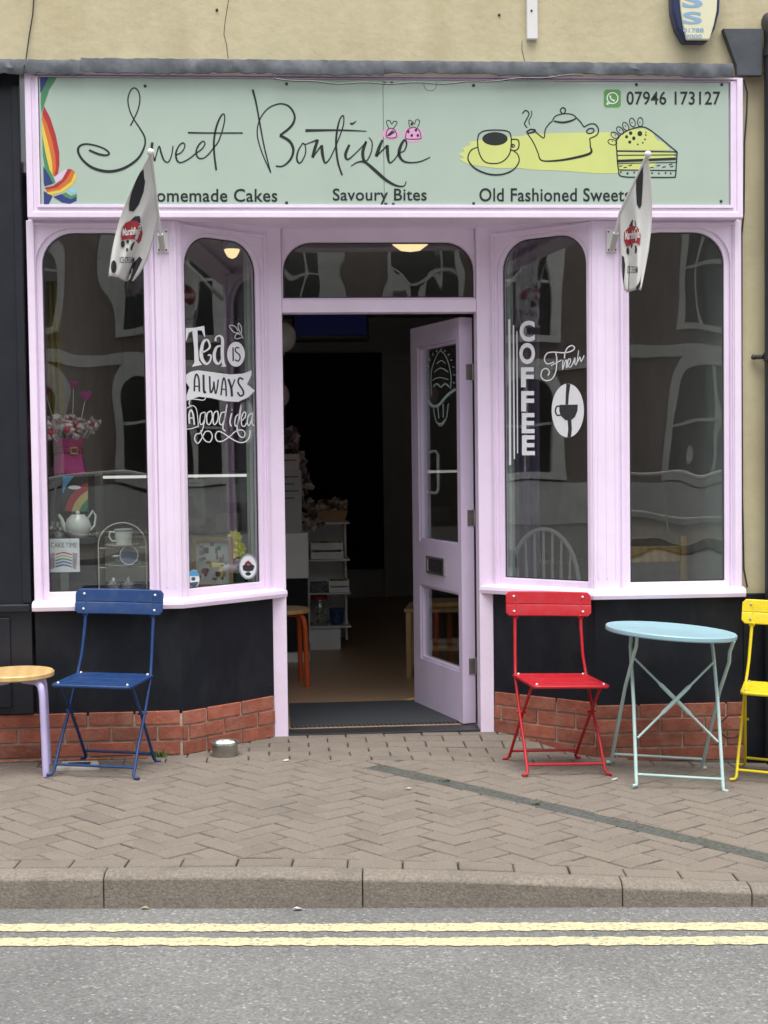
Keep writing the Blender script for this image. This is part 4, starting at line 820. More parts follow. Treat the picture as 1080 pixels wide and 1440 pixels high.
def stool(loc, label, legm, topm, rz, h=.475, rt=.178, n=4):
    o = empty('round_stool', loc, label, 'stool', None, rz)
    MB().lathe([(.0001, h - .028), (rt - .008, h - .028), (rt, h - .022), (rt, h - .006), (rt - .006, h), (.0001, h)], (0, 0, 0), 48).build('seat', topm, o, smooth=True)
    for k in range(n):
        a = R(45 + 360 / n * k); ca, sa_ = math.cos(a), math.sin(a)
        pts = [(.05, h - .038), (rt - .055, h - .038), (rt - .030, h - .044), (rt - .012, h - .060), (rt - .004, h - .085), (rt, h - .12), (rt + .012, .0)]
        mb = MB().tube([(p * ca, p * sa_, z) for p, z in pts], .0165, 10); mb.build('leg', legm, o, smooth=True)
    return o
stool(gz(-1.775, -.265), 'round wooden stool with lilac legs cut off at left edge', mat('lilac_leg_paint', (.52, .46, .74), .4), M['pine'], R(7))
# metal bowl on the pavement
bp_ = gz(-.815, -.03); bo = world_root('pet_bowl', bp_, 'steel pet bowl on the pavement beside brick plinth', 'bowl')
MB().lathe([(.0001, .0), (.062, .0), (.065, .006), (.061, .058), (.073, .064), (.075, .060), (.073, .069), (.060, .067), (.048, .035), (.0001, .028)], bp_, 32).build('bowl', mat('dull_steel', (.42, .41, .37), .35, .2, 20, metal=.9), bo, smooth=True)
pl = MB(); 
for k in range(5): pl.ball(bp_ + Vector((.030 * math.cos(k * 1.3), .030 * math.sin(k * 1.3), .058)), .022, 8, 5, .6)
pl.build('contents', M['white'], bo, smooth=True)
# sunk vent block in the pavement under the blue chair
vb = gz(-1.50, -.21); vo = world_root('vent_block', vb, 'small pale concrete vent block under the blue chair', 'vent')
MB().ring([(-.105, -.06), (.105, -.06), (.085, .055), (-.085, .055)], [(-.055, -.035), (.055, -.035), (.050, .035), (-.050, .035)], lambda u, v, w_: vb + Vector((u, v, w_ - .12 * max(0, -v - .03) * (1 if w_ > 0 else 0))), -.02, .020).build('surround', mat('pale_concrete', (.46, .44, .40), .9, .25, 30), vo, bevel=.006)
MB().box(vb.x - .0545, vb.x + .0545, vb.y - .0345, vb.y + .0345, vb.z - .02, vb.z + .0185).build('grille', M['darkmetal'], vo)
M['weed'] = flatm('weed_green', (.06, .12, .02), .7)
def weed(x, y, n, h, label):
    o = world_root('weed', gz(x, y), label, 'weed'); mb = MB(); rr = random.Random(int(x * 999))
    for k in range(n):
        a = rr.uniform(0, 6.28); l = h * rr.uniform(.5, 1); b = gz(x, y) + Vector((rr.uniform(-.03, .03), rr.uniform(-.012, .012), 0)); t = b + Vector((math.cos(a) * l * .6, math.sin(a) * l * .4, l)); s_ = Vector((-math.sin(a), math.cos(a), 0)) * .003
        mb.add([b - s_, b + s_, b.lerp(t, .6) + s_, t, b.lerp(t, .6) - s_], [(0, 1, 2, 3, 4)])
    mb.build('leaves', M['weed'], o)
weed(-1.13, -.03, 30, .035, 'tuft of green weed at brick base behind blue chair'); weed(.2, -.62, 16, .012, 'low weed in the drain channel near its upper end'); weed(.55, -1.02, 20, .012, 'low weed in the middle of the drain channel')
cw = [onY(x, y, -.035) for x, y in ((1024, 1006), (1014, 1016), (1013, 1030), (1022, 1038), (1036, 1037), (1041, 1030))]
poly_tube('cable_loop', cw, .004, M['darkmetal'], None, label='loop of black cable on bricks behind pale blue table', cat='cable')

# ------------------------------------------------------------------ inside the shop
M['iwall'] = mat('dim_painted_wall', (.5, .48, .46), .9, .1, 3); M['iceil'] = mat('ceiling_paint', (.55, .54, .52), .9, .05); M['board'] = mat('chalkboard_black', (.010, .010, .014), .8, .4, 7)
M['planks'] = wood_mat('brown_floor_boards', (.36, .24, .15), (.46, .32, .21), 3, .35, (6, .6, 1), 4)
MB().box(-1.76, 1.79, .535, 7.6, -.05, .004).build('shop_floor', M['planks'], kind='structure')
MB().box(-1.86, 1.86, .052, 7.6, 2.85, 2.9).build('shop_ceiling', M['iceil'], kind='structure')
MB().box(-1.86, -1.745, .21, 7.6, .0, 2.85).build('shop_wall_left', M['iwall'], kind='structure'); MB().box(1.79, 1.86, .26, 7.6, .0, 2.85).build('shop_wall_right', M['iwall'], kind='structure'); MB().box(-1.86, 1.86, 7.5, 7.6, .0, 2.85).build('shop_wall_back', M['iwall'], kind='structure')
M['bedp'] = mat('grey_display_board', (.11, .11, .105), .7, .1)
MB().prism([(-1.715, .06), (-1.05, .06), (-.585, .475), (-.585, .70), (-1.715, .70)], lambda u, v, w_: Vector((u, v, w_)), .74, .785).build('display_shelf', M['bedp'], label='grey display shelf inside the left bay', cat='shelf')
MB().prism([(1.785, .06), (1.075, .06), (.61, .475), (.61, .70), (1.785, .70)], lambda u, v, w_: Vector((u, v, w_)), .70, .745).build('display_shelf', M['bedp'], label='grey display shelf inside the right bay', cat='shelf')
M['reveal'] = mat('pale_green_reveal', (.42, .45, .42), .7, .06)
MB().box(1.735, 1.785, .062, .40, .75, 2.64).build('window_reveal', M['reveal'], shop)
for T, u in ((TLA, .525), (TRA, .125)): MB().box(u - .012, u + .012, .79, 2.62, -.085, -.058, lambda p: T(p.x, p.y, p.z)).build('jamb_reflection', M['reveal'], shop)  # pale strips built in place of the jamb edge's reflection in the glass
def A(px, py, Y): return onY(px, py, Y)
# ceiling lamps
def lamp(px, py, Y, label, r=.13):
    p = A(px, py, Y); o = world_root('ceiling_lamp', (p.x, Y, 2.85), label, 'lamp', 'ceiling lamps inside the shop')
    MB().lathe([(r * .9, 2.85), (r, 2.83), (r, 2.80)], (p.x, Y, 0), 32).build('rim', M['white'], o, smooth=True)
    MB().lathe([(.0001, 2.74), (r * .5, 2.752), (r * .85, 2.785), (r * .97, 2.815)], (p.x, Y, 0), 32).build('diffuser', mat('warm_lit_diffuser', (.8, .7, .5), .6, 0, emit=(1, .74, .38), est=.85), o, smooth=True)
lamp(577, 343, 2.0, 'round warm ceiling lamp seen through the transom window'); lamp(326, 342, 2.3, 'round warm ceiling lamp seen through angled left pane', .055)
# door mat, wedge
mt = MB().box(-.485, .425, .60, 1.30, .004, .016).build('door_mat', None, label='dark ribbed rubber mat inside the doorway', cat='mat')
def ribbed():
    m = bpy.data.materials.new('ribbed_rubber'); m.use_nodes = True; t = m.node_tree; p = t.nodes['Principled BSDF']; p.inputs['Roughness'].default_value = .75
    tc = t.nodes.new('ShaderNodeTexCoord'); mp = t.nodes.new('ShaderNodeMapping'); mp.inputs['Scale'].default_value = (1, .5, 1); t.links.new(tc.outputs['Object'], mp.inputs[0])
    ck = t.nodes.new('ShaderNodeTexWave'); ck.inputs['Scale'].default_value = 26; ck.inputs['Distortion'].default_value = 0; ck.bands_direction = 'DIAGONAL'; t.links.new(mp.outputs[0], ck.inputs[0])
    r = t.nodes.new('ShaderNodeValToRGB'); r.color_ramp.elements[0].color = (.012, .014, .018, 1); r.color_ramp.elements[1].color = (.075, .082, .095, 1); t.links.new(ck.outputs['Fac'], r.inputs[0]); t.links.new(r.outputs[0], p.inputs[0])
    b = t.nodes.new('ShaderNodeBump'); b.inputs['Distance'].default_value = .004; t.links.new(ck.outputs['Fac'], b.inputs['Height']); t.links.new(b.outputs[0], p.inputs['Normal']); return m
mt.data.materials.append(ribbed())
wd = onZ(572, 986, .004); MB().add([wd + Vector(v) for v in ((-.05, -.02, 0), (.10, -.03, 0), (.10, .02, 0), (-.05, .02, 0), (.10, -.03, .035), (.10, .02, .035))], [(0, 1, 2, 3), (0, 4, 1), (0, 3, 5, 4), (1, 4, 5, 2), (2, 5, 3)]).build('door_wedge', M['pine'], bevel=.003, label='small wooden wedge holding the lilac door open', cat='wedge')
# counter with glass case, lit by a strip
M['iwhite'] = mat('white_melamine', (.82, .82, .81), .5, .05)
cx1 = A(433, 760, 3.0).x
ct = world_root('counter', (-1, 3.2, 0), 'white shop counter with glass display case and lit strip', 'counter')
MB().box(-1.735, cx1, 3.0, 3.55, .60, .92).build('upper_front', M['iwhite'], ct, bevel=.004); MB().box(-1.735, cx1 - .004, 3.01, 3.55, .08, .5995).build('lower_front', M['board'], ct, bevel=.004); MB().box(-1.735, cx1, 3.03, 3.55, .004, .0795).build('kick_board', M['iwhite'], ct)
zl = A(280, 669, 3.0).z; xl = A(357, 669, 3.0).x
MB().box(-1.735, xl, 3.0, 3.006, .921, zl - .012).build('case_glass', M['clear'], ct); MB().box(-1.735, xl, 2.995, 3.5, zl + .009, zl + .024).build('case_top', M['darkmetal'], ct, bevel=.002)
MB().box(-1.735, xl - .005, 2.988, 3.0, zl - .011, zl + .008).build('lit_strip', mat('lit_led_strip', (.8, .8, .8), .5, 0, emit=(1, .98, .94), est=.5), ct)
for i in range(4):
    bx = -1.6 + i * .21; MB().box(bx, bx + .17, 3.1, 3.3, .925, .925 + .10 + .04 * (i % 2)).build('cake_tray', mat('tray_%d' % i, [(.3, .22, .14), (.35, .30, .26), (.22, .12, .08), (.4, .36, .28)][i], .6), ct, bevel=.01)
# boxes on the counter end
for k, (x0, x1, y0, y1, c, l) in enumerate(((398, 424, 662, 718, (.42, .42, .42), 'tall white printed box on the shop counter'), (398, 421, 638, 661, (.45, .43, .42), 'small white box on top of the tall printed box'))):
    a, b = A(x0, y1, 2.95), A(x1, y0, 2.95); zb = .921 if k == 0 else A(398, 661.5, 2.95).z
    if k == 0: b.z = A(398, 661.8, 2.95).z
    o = world_root('carton', ((a.x + b.x) / 2, 3.1, zb), l, 'box'); MB().box(a.x - .1, b.x, 3.02, 3.2, zb, b.z).build('carton_body', mat('carton_%d' % k, c, .6), o, bevel=.002)
    for j in range(4 if k == 0 else 1): MB().box(a.x - .08, b.x - .02 - .03 * (j % 2), 3.018, 3.0195, b.z - .05 - j * .05, b.z - .04 - j * .05).build('printed_line', flatm('print_%d%d' % (k, j), (.12, .12, .13) if k == 0 else (.4, .05, .06)), o)
# shelf unit with goods
sx0, sx1 = A(432, 800, 3.6).x, A(489, 800, 3.6).x; zs = [A(460, y, 3.6).z for y in (735, 787, 834, 881)]
su = world_root('shelf_unit', ((sx0 + sx1) / 2, 3.75, .004), 'white shelf unit full of goods inside the doorway', 'shelf')
for z in zs: MB().box(sx0, sx1 + .02, 3.6, 3.95, z - .012, z).build('shelf', M['iwhite'], su, bevel=.002)
MB().box(sx0, sx0 + .014, 3.61, 3.95, .06, zs[0] - .0125).build('side_panel', M['iwhite'], su); MB().box(sx1 - .014, sx1, 3.75, 3.95, .06, zs[0] - .0125).build('side_panel', M['iwhite'], su); MB().box(sx0 + .0145, sx1 - .0145, 3.93, 3.95, .06, zs[0] - .0125).build('back_panel', M['iwhite'], su); MB().box(sx0 + .01, sx1 - .06, 3.63, 3.9, .004, zs[3] - .0125).build('base', M['iwhite'], su, bevel=.003)
def slat_crate(x0, x1, z0, h, y0, y1, label, m=M['iwhite']):
    o = world_root('crate', ((x0 + x1) / 2, (y0 + y1) / 2, z0), label, 'crate')
    for k in range(2):
        za = z0 + .004 + k * h * .52; zb = za + h * .40
        MB().box(x0, x1, y0, y0 + .01, za, zb).build('slat', m, o); MB().box(x0, x1, y1 - .01, y1, za, zb).build('slat', m, o)
    for x in (x0, x1 - .012): MB().box(x, x + .012, y0 + .0105, y1 - .0105, z0 + .001, z0 + h).build('end_panel', m, o)
    MB().box(x0 + .013, x1 - .013, y0 + .011, y1 - .011, z0 + .001, z0 + .01).build('base', m, o)
    it = MB(); rr = random.Random(int(h * 1000))
    for k in range(8): it.ball((x0 + .03 + (x1 - x0 - .06) * k / 7, (y0 + y1) / 2 - .04 + rr.uniform(-.02, .02), z0 + h * .85), .025, 8, 6)
    it.build('contents', mat('sweet_bags', (.45, .38, .12), .4, .8, 20), o, smooth=True, kind='stuff')
slat_crate(sx0 + .03, sx1 - .03, zs[1], .13, 3.615, 3.85, 'white slatted crate on second shelf of the white unit'); slat_crate(sx0 + .16, sx1 + .01, zs[2], .09, 3.612, 3.8, 'low white slatted crate on third shelf of the white unit')
MB().box(sx0 + .025, sx0 + .15, 3.62, 3.75, zs[2] + .001, zs[2] + .075).build('patterned_box', mat('patterned_box', (.12, .12, .12), .5, .9, 60), label='small black and white patterned box on third shelf', cat='box', bevel=.003)
jx = (sx0 + .09, 3.70, zs[3]); jar = world_root('sweet_jar', jx, 'clear sweet jar with red lid on bottom shelf', 'jar')
MB().lathe([(.0001, .002), (.065, .002), (.07, .02), (.07, .16), (.055, .185), (.053, .195)], jx, 20).build('jar', M['clear'], jar, smooth=True); MB().lathe([(.0001, .196), (.058, .196), (.06, .2), (.06, .225), (.055, .23), (.0001, .23)], jx, 20).build('lid', flatm('red_lid', (.40, .03, .04)), jar, smooth=True)
jc = MB(); rr = random.Random(2)
for k in range(40): jc.ball((jx[0] + rr.uniform(-.04, .04), jx[1] + rr.uniform(-.04, .04), jx[2] + .02 + k * .003), .014, 6, 4)
jc.build('sweets', mat('pale_sweets', (.45, .40, .33), .5, .4, 40), jar, smooth=True, kind='stuff')
tx = (sx0 + .22, 3.70, zs[3]); MB().lathe([(.0001, .001), (.05, .001), (.055, .11), (.058, .112), (.058, .125), (.0001, .125)], tx, 20).build('tub', mat('blue_tub', (.03, .07, .16), .4, .6, 25), smooth=True, label='blue tub beside the red lidded jar', cat='tub')
bkx0, bkx1, bz0 = sx0 + .005, sx1 - .0, zs[0]
bk = world_root('wicker_basket', ((bkx0 + bkx1) / 2, 3.75, bz0), 'wicker basket of wrapped sweets on top of shelf unit', 'basket')
MB().add([(bkx0 + .02, 3.63, bz0 + .001), (bkx1 - .02, 3.63, bz0 + .001), (bkx1 - .02, 3.9, bz0 + .001), (bkx0 + .02, 3.9, bz0 + .001), (bkx0, 3.61, bz0 + .09), (bkx1 + .01, 3.61, bz0 + .09), (bkx1 + .01, 3.92, bz0 + .09), (bkx0, 3.92, bz0 + .09)], [(0, 3, 2, 1), (0, 1, 5, 4), (1, 2, 6, 5), (2, 3, 7, 6), (3, 0, 4, 7)]).build('basket', wood_mat('wicker', (.25, .15, .07), (.50, .33, .18), 40, .7, (1, 1, 3), 1), bk)
def crumple(mb, c, r, rr):
    vs_ = []; 
    for k in range(5):
        a = k * 1.2566 + rr.uniform(-.4, .4); vs_.append(Vector(c) + Vector((math.cos(a) * r * rr.uniform(.5, 1.2), rr.uniform(-.6, .6) * r, math.sin(a) * r * rr.uniform(.5, 1.2))))
    vs_ += [Vector(c) + Vector((0, -r * .8, 0)), Vector(c) + Vector((0, r * .8, 0))]
    mb.add(vs_, [(5, i, (i + 1) % 5) for i in range(5)] + [(6, (i + 1) % 5, i) for i in range(5)])
rr = random.Random(11); mb = MB()
for k in range(70): crumple(mb, (bkx0 + rr.uniform(0, bkx1 - bkx0), 3.62 + rr.uniform(0, .28), bz0 + .07 + rr.uniform(0, .09)), .03, rr)
M['wrap'] = mat('shiny_wrappers', (.48, .36, .28), .25, .8, 12, rnd=.7); mb.build('wrapped_sweets', M['wrap'], bk, kind='stuff')
mb = MB(); c_ = A(432, 640, 3.4)
for k in range(170):
    t = rr.uniform(0, 1); crumple(mb, (c_.x - .13 + rr.uniform(-.16, .20) * (1.2 - t), 3.4 + rr.uniform(-.1, .1), .93 + .0 + t * .72), .04, rr)
mb.build('sweet_tree', mat('cellophane_sweets', (.42, .34, .34), .25, .8, 8, rnd=.7), label='tall heap of cellophane wrapped sweets behind white boxes', cat='sweets', kind='stuff')
# stools, balloons, screen, boards, back door
so2 = stool(Vector((A(399, 900, 2.05).x, 2.05, .004)), 'round wooden stool with orange legs inside the doorway', mat('orange_leg_paint', (.62, .10, .02), .4), M['pine'], R(8), .49, .17)
for px, py, r_, l, c in ((398, 474, .085, 'white balloon hanging inside at left of door opening', (.5, .5, .48)), (391, 556, .075, 'pale pink balloon hanging below the white one', (.45, .34, .36))):
    p = A(px, py, 2.2); o = world_root('balloon', p, l, 'balloon', 'balloons inside the shop'); MB().ball(p, r_, 24, 14, 1.15).build('balloon_body', flatm('balloon_rubber', c, .25), o, smooth=True); MB().lathe([(.002, 0), (.012, -.018)], p + Vector((0, 0, -r_ * 1.14)), 10).build('knot', flatm('balloon_knot', c), o)
    MB().tube([p + Vector((0, 0, r_ * 1.15)), Vector((p.x, p.y, 2.848))], .0015, 5).build('string', M['white'], o)
a, b = A(412, 480, 5.5), A(518, 436, 5.5)
sc2 = world_root('menu_screen', ((a.x + b.x) / 2, 5.55, a.z), 'dark blue lit menu screen high at the back', 'screen')
MB().box(a.x, b.x, 5.5, 5.6, a.z, b.z).build('casing', M['darkmetal'], sc2, bevel=.01); MB().box(a.x + .02, b.x - .02, 5.494, 5.4995, a.z + .05, b.z - .02).build('display', mat('blue_display', (.01, .012, .05), .3, .2, emit=(.02, .03, .22), est=.03), sc2)
MB().box(a.x + .01, b.x - .01, 5.485, 5.4935, a.z + .03, a.z + .04).build('lit_edge', mat('pale_edge', (.3, .32, .35), .4), sc2)
MB().box(A(405, 800, 7.4).x, A(541, 800, 7.4).x, 7.42, 7.499, .3, A(470, 496, 7.4).z).build('chalkboard', M['board'], bevel=.01, label='large black menu board on the back wall', cat='board')
a, b = A(549, 838, 7.45), A(600, 508, 7.45); bd = world_root('back_door', ((a.x + b.x) / 2, 7.47, 0), 'grey panelled door at the back of the shop', 'door')
M['gdoor'] = mat('grey_door_paint', (.5, .5, .48), .6, .05)
MB().box(a.x, b.x + .35, 7.44, 7.49, .005, b.z).build('door_leaf', M['gdoor'], bd, bevel=.004); MB().ring([(a.x - .06, .005), (b.x + .42, .005), (b.x + .42, b.z + .06), (a.x - .06, b.z + .06)], [(a.x - .003, .005), (b.x + .353, .005), (b.x + .353, b.z + .003), (a.x - .003, b.z + .003)], lambda u, v, w_: Vector((u, w_, v)), 7.40, 7.498).build('architrave', M['gdoor'], bd)
# chairs inside
def pine_chair(loc, rz, label, m):
    o = empty('wooden_chair', loc, label, 'chair', 'pine chairs inside the shop', rz)
    for sx in (-1, 1):
        MB().box(sx * .19 - .018, sx * .19 + .018, .17, .205, 0, .985).build('leg', m, o, bevel=.004); MB().box(sx * .19 - .018, sx * .19 + .018, -.20, -.165, 0, .43).build('leg', m, o, bevel=.004)
        MB().box(sx * .19 - .01, sx * .19 + .01, -.164, .169, .18, .21).build('stretcher', m, o)
    MB().box(-.21, .21, -.21, .168, .4305, .455).build('seat', m, o, bevel=.006)
    for z0, z1 in ((.66, .72), (.84, .93)): MB().box(-.171, .171, .18, .20, z0, z1).build('back_rail', m, o, bevel=.004)
    return o
M['pine2'] = wood_mat('honey_pine', (.42, .27, .11), (.52, .35, .16), 6, .5, (1, 1, 4))
pine_chair((1.53, .98, .004), R(181), 'pine chair with its back to the right front window', M['pine2']); pine_chair((.52, 2.35, .004), R(-100), 'pine chair half hidden behind the open lilac door', M['pine2'])
wc = empty('spindle_chair', (.985, 1.08, .004), 'white hoop back spindle chair behind angled right pane', 'chair', None, R(170)); wm = mat('old_white_paint', (.50, .49, .50), .5)
hoop = [(.20 * math.cos(a), .17, .68 + .35 * math.sin(a)) for a in [math.pi * i / 16 for i in range(17)]]
MB().tube([(.19, .15, .44)] + hoop + [(-.19, .15, .44)], .013, 8).build('hoop', wm, wc, smooth=True)
for k in range(-3, 4): x = k * .05; MB().tube([(x * .9, .15, .44), (x * .95, .16, .62), (x, .17, .67 + .35 * math.sqrt(1 - (x / .2) ** 2))], [.006, .012, .006], 7).build('spindle', wm, wc, smooth=True)
MB().lathe([(.0001, .41), (.19, .41), (.21, .425), (.205, .445), (.0001, .44)], (0, 0, 0), 28).build('seat', wm, wc, smooth=True)
for sx in (-1, 1):
    for sy in (-1, 1): MB().tube([(sx * .12, sy * .12, .42), (sx * .17, sy * .16, .22), (sx * .20, sy * .19, 0)], [.012, .018, .010], 8).build('leg', wm, wc, smooth=True)
tbl = empty('cafe_table', (1.2, 2.9, .004), 'dark wooden cafe table inside behind the right bay', 'table')
MB().box(-.35, .35, -.35, .35, .70, .73).build('table_top', M['pine2'], tbl, bevel=.004)
for sx in (-1, 1):
    for sy in (-1, 1): MB().box(sx * .3 - .02, sx * .3 + .02, sy * .3 - .02, sy * .3 + .02, 0, .6995).build('leg', M['pine2'], tbl)
# curtain behind the angled right pane
mb = MB(); n = 60; x0, x1 = A(700, 500, 1.7).x, A(757, 500, 1.7).x
for i in range(n + 1):
    t = i / n; x = x0 + (x1 - x0) * t; y = 1.7 + .022 * math.sin(t * 24) + .008 * math.sin(t * 9)
    for z in (.06, 1.0, 2.0, 2.80): mb.v.append((x + .006 * math.sin(z * 3 + t * 7), y + .006 * math.sin(z * 2), z))
for i in range(n):
    for k in range(3): a = i * 4 + k; mb.f.append((a, a + 1, a + 5, a + 4))
cu = mb.build('curtain', mat('mauve_curtain', (.34, .27, .42), .9, .1), smooth=True, label='mauve curtain hanging behind angled right pane', cat='curtain'); cu.modifiers.new('thickness', 'SOLIDIFY').thickness = .003

mb = MB(); n = 24
for i in range(n + 1):
    t = i / n; x = -1.735 + .085 * t
    for z in (1.42, 1.75, 2.1, 2.40): mb.v.append((x - .03 * (z - 1.4) * t, .66 + .012 * math.sin(t * 14), z))
for i in range(n):
    for k in range(3): a = i * 4 + k; mb.f.append((a, a + 1, a + 5, a + 4))
mb.build('hanging_cloth', mat('mustard_cloth', (.34, .27, .05), .9, .1), smooth=True, label='mustard yellow cloth hanging at far left inside window', cat='cloth').modifiers.new('thickness', 'SOLIDIFY').thickness = .003
# ------------------------------------------------------------------ left bay display
rz0 = A(100, 668, .32).z
xa, xb = A(60, 668, .32).x, A(124, 668, .32).x
MB().box(xa, xb, .32, .58, .786, rz0).build('display_box', M['board'], bevel=.003, label='tall black display box under the pink vase', cat='box')
vx = A(98, 668, .42); vb_ = Vector((vx.x, .42, rz0))
vz = world_root('pink_vase', vb_, 'bright pink faceted vase full of lollipops in left window', 'vase')
M['hotpink'] = flatm('hot_pink_card', (.50, .03, .22), .35)
prof = [(.0001, .001), (.088, .001), (.092, .01), (.068, .115), (.066, .135), (.086, .185), (.083, .187), (.062, .135), (.0001, .12)]
v_ = MB().lathe(prof, (0, 0, 0), 8); v_.v = [(vb_.x + x * math.cos(.35) - y * math.sin(.35), vb_.y + x * math.sin(.35) + y * math.cos(.35), vb_.z + z) for x, y, z in v_.v]; v_.build('vase', M['hotpink'], vz)
MB().lathe([(.070, .112), (.073, .116), (.073, .132), (.070, .136)], vb_, 24).build('belt', flatm('dark_pink_ribbon', (.30, .02, .12)), vz)
MB().ring([(.015, .104), (.055, .104), (.055, .142), (.015, .142)], [(.023, .112), (.047, .112), (.047, .134), (.023, .134)], lambda u, v, w_: vb_ + Vector((u, -w_, v)), .070, .080).build('buckle', mat('gold_buckle', (.5, .33, .1), .35, metal=.8), vz, bevel=.002)
rr = random.Random(21); M['cello'] = mat('clear_cellophane', (.62, .52, .54), .2, .3, 10, rnd=.4); M['lolly'] = mat('red_lollies', (.50, .05, .08), .3, .4, 9, rnd=.5); M['stick'] = M['white']
for k in range(34):
    a = rr.uniform(0, 6.28); q = rr.uniform(.0, .135); p = vb_ + Vector((math.cos(a) * q * 1.15, math.sin(a) * q * .7, .20 + rr.uniform(0, .085) + (.1 - q) * .3))
    MB().tube([vb_ + Vector((math.cos(a) * q * .3, math.sin(a) * q * .3, .13)), p], .002, 5).build('stick', M['stick'], vz)
    MB().ball(p, rr.uniform(.014, .020), 10, 7).build('lollipop', M['lolly'], vz, smooth=True)
    mb = MB()
    for j in range(5): crumple(mb, p + Vector((rr.uniform(-.022, .022), rr.uniform(-.012, .022), rr.uniform(-.028, .022))), .022, rr)
    mb.build('wrapper', M['cello'], vz, kind='stuff')
def heart(px, py, r_, label):
    p = A(px, py, .42); o = world_root('heart_pick', vb_ + Vector(((p.x - vb_.x) * .4, 0, .2)), label, 'decoration', 'metallic heart picks in the vase')
    pts = []
    for i in range(24): t = 2 * math.pi * i / 24; pts.append((16 * math.sin(t) ** 3, 13 * math.cos(t) - 5 * math.cos(2 * t) - 2 * math.cos(3 * t) - math.cos(4 * t)))
    mb = MB().prism([(u * r_ / 16, v * r_ / 16) for u, v in pts], lambda u, v, w_: p + Vector((u, -w_, v)), -r_ * .4, r_ * .4); mb.build('heart', mat('pink_foil', (.55, .06, .33), .18, .05, metal=.7), o, smooth=True, bevel=r_ * .25, seg=3)
    MB().tube([vb_ + Vector(((p.x - vb_.x) * .4, 0, .16)), p], .002, 5).build('stick', M['stick'], o)
heart(64, 551, .024, 'pink heart pick leftmost against the window frame'); heart(104, 540, .022, 'pink heart pick tallest in the middle of the vase'); heart(121, 556, .030, 'pink heart pick rightmost over the vase')
# rainbow card
M['card'] = M['vinyl']
CY = .305; cs_ = lambda x, y, off=0: onY(x, y, CY - .004) + Vector((0, -off, 0))
a, b = A(87.5, 719.5, CY), A(124, 669, CY); cardo = world_root('rainbow_card', (a.x, CY, a.z), 'small dark greeting card with rainbow in left window', 'card')
MB().box(a.x, b.x, CY - .004, CY, .80 if False else a.z, b.z).build('card', flatm('charcoal_card', (.02, .022, .026)), cardo)
MB().box((a.x + b.x) / 2 - .02, (a.x + b.x) / 2 + .02, CY + .001, CY + .012, .787, a.z + .1).build('strut', M['bedp'], cardo)
cols = [(.42, .03, .05), (.55, .45, .18), (.03, .22, .08), (.03, .06, .25)]
for k in range(4):
    r0, r1 = 50 - k * 10.5, 50 - (k + 1) * 10.5
    pl_ = [(137 - r_ * math.cos(t) * .94, 729 - r_ * math.sin(t) * 1.05) for r_, ts in ((r0, range(9)), (r1, range(8, -1, -1))) for t in [.22 + i * .155 for i in ts]]
    pl_ = [(min(123.6, max(88, x)), min(719.3, max(669.4, y))) for x, y in pl_]
    fills('rainbow_band', [pl_], cs_, flatm('card_band_%d' % k, cols[k]), cardo, .0012 + k * .0004)
fills('sky_band', [[(88, 669.5), (104, 669.5), (94, 682), (88, 695)]], cs_, flatm('card_blue', (.10, .33, .60)), cardo, .001); fills('caption', [ell(105, 685.5, 9, 2.8, 16)], cs_, M['vinyl'], cardo, .003)
# teapot, ornament and cake sign on a low step
sz_ = A(105, 757, .20).z; MB().box(A(72, 757, .20).x, A(134, 757, .20).x, .18, .295, .786, sz_).build('display_box', M['board'], bevel=.003, label='low black display box under the white teapot', cat='box')
tp = A(110, 757, .235); tp.z = sz_; M['china'] = mat('white_china', (.62, .62, .58), .15, .03, coat=.3)
t_ = world_root('teapot', tp, 'white china teapot below the rainbow card', 'teapot')
MB().lathe([(.0001, .001), (.036, .001), (.040, .006), (.062, .035), (.066, .062), (.055, .095), (.038, .112), (.034, .118), (.0001, .120)], tp, 28).build('pot', M['china'], t_, smooth=True)
MB().tube([tp + Vector(v) for v in ((-.050, -.01, .04), (-.070, -.015, .06), (-.078, -.018, .095), (-.092, -.02, .12))], [.018, .014, .010, .008], 10).build('spout', M['china'], t_, smooth=True); MB().tube([tp + Vector(v) for v in ((.052, 0, .10), (.075, 0, .135), (.090, 0, .11), (.082, 0, .06), (.058, 0, .035))], .006, 8).build('handle', M['china'], t_, smooth=True); MB().ball(tp + Vector((0, 0, .125)), .012).build('knob', M['china'], t_, smooth=True)
CY2 = .12; kx0, kx1 = A(68, 780, CY2).x, A(112, 780, CY2).x; kt = A(90, 757.5, CY2).z; kb = A(90, 804.5, CY2).z
cs2 = lambda x, y, off=0: onY(x, y, CY2 - .005) + Vector((0, -off, 0))
ck = world_root('cake_sign', ((kx0 + kx1) / 2, CY2, .786), 'small square sign reading CAKE TIME in left window', 'sign')
MB().box(kx0, kx1, CY2 - .005, CY2, kb, kt).build('board', M['vinyl'], ck, bevel=.001); MB().box((kx0 + kx1) / 2 - .02, (kx0 + kx1) / 2 + .02, CY2 + .001, CY2 + .012, .786, kt - .05).build('easel', M['bedp'], ck)
lettering('lettering', 'CAKE TIME', (71.5, 763, 108, 770), cs2, flatm('grey_print', (.12, .13, .14)), ck, .001)
fills('cake_side', [[(69, 779), (77, 777), (77, 799), (70, 801)], [(102, 777), (109, 778), (107, 801), (102, 799)]], cs2, flatm('lilac_print', (.45, .33, .42)), ck, .001)
for k, c in enumerate(((.40, .05, .06), (.5, .40, .16), (.05, .25, .12), (.05, .12, .35), (.04, .06, .25))): strokes('cake_layer', [([(78, 780 + k * 4.3), (89, 777 + k * 4.3), (101, 780 + k * 4.3)], 1.5)], cs2, flatm('layer_%d' % k, c), ck, .001)
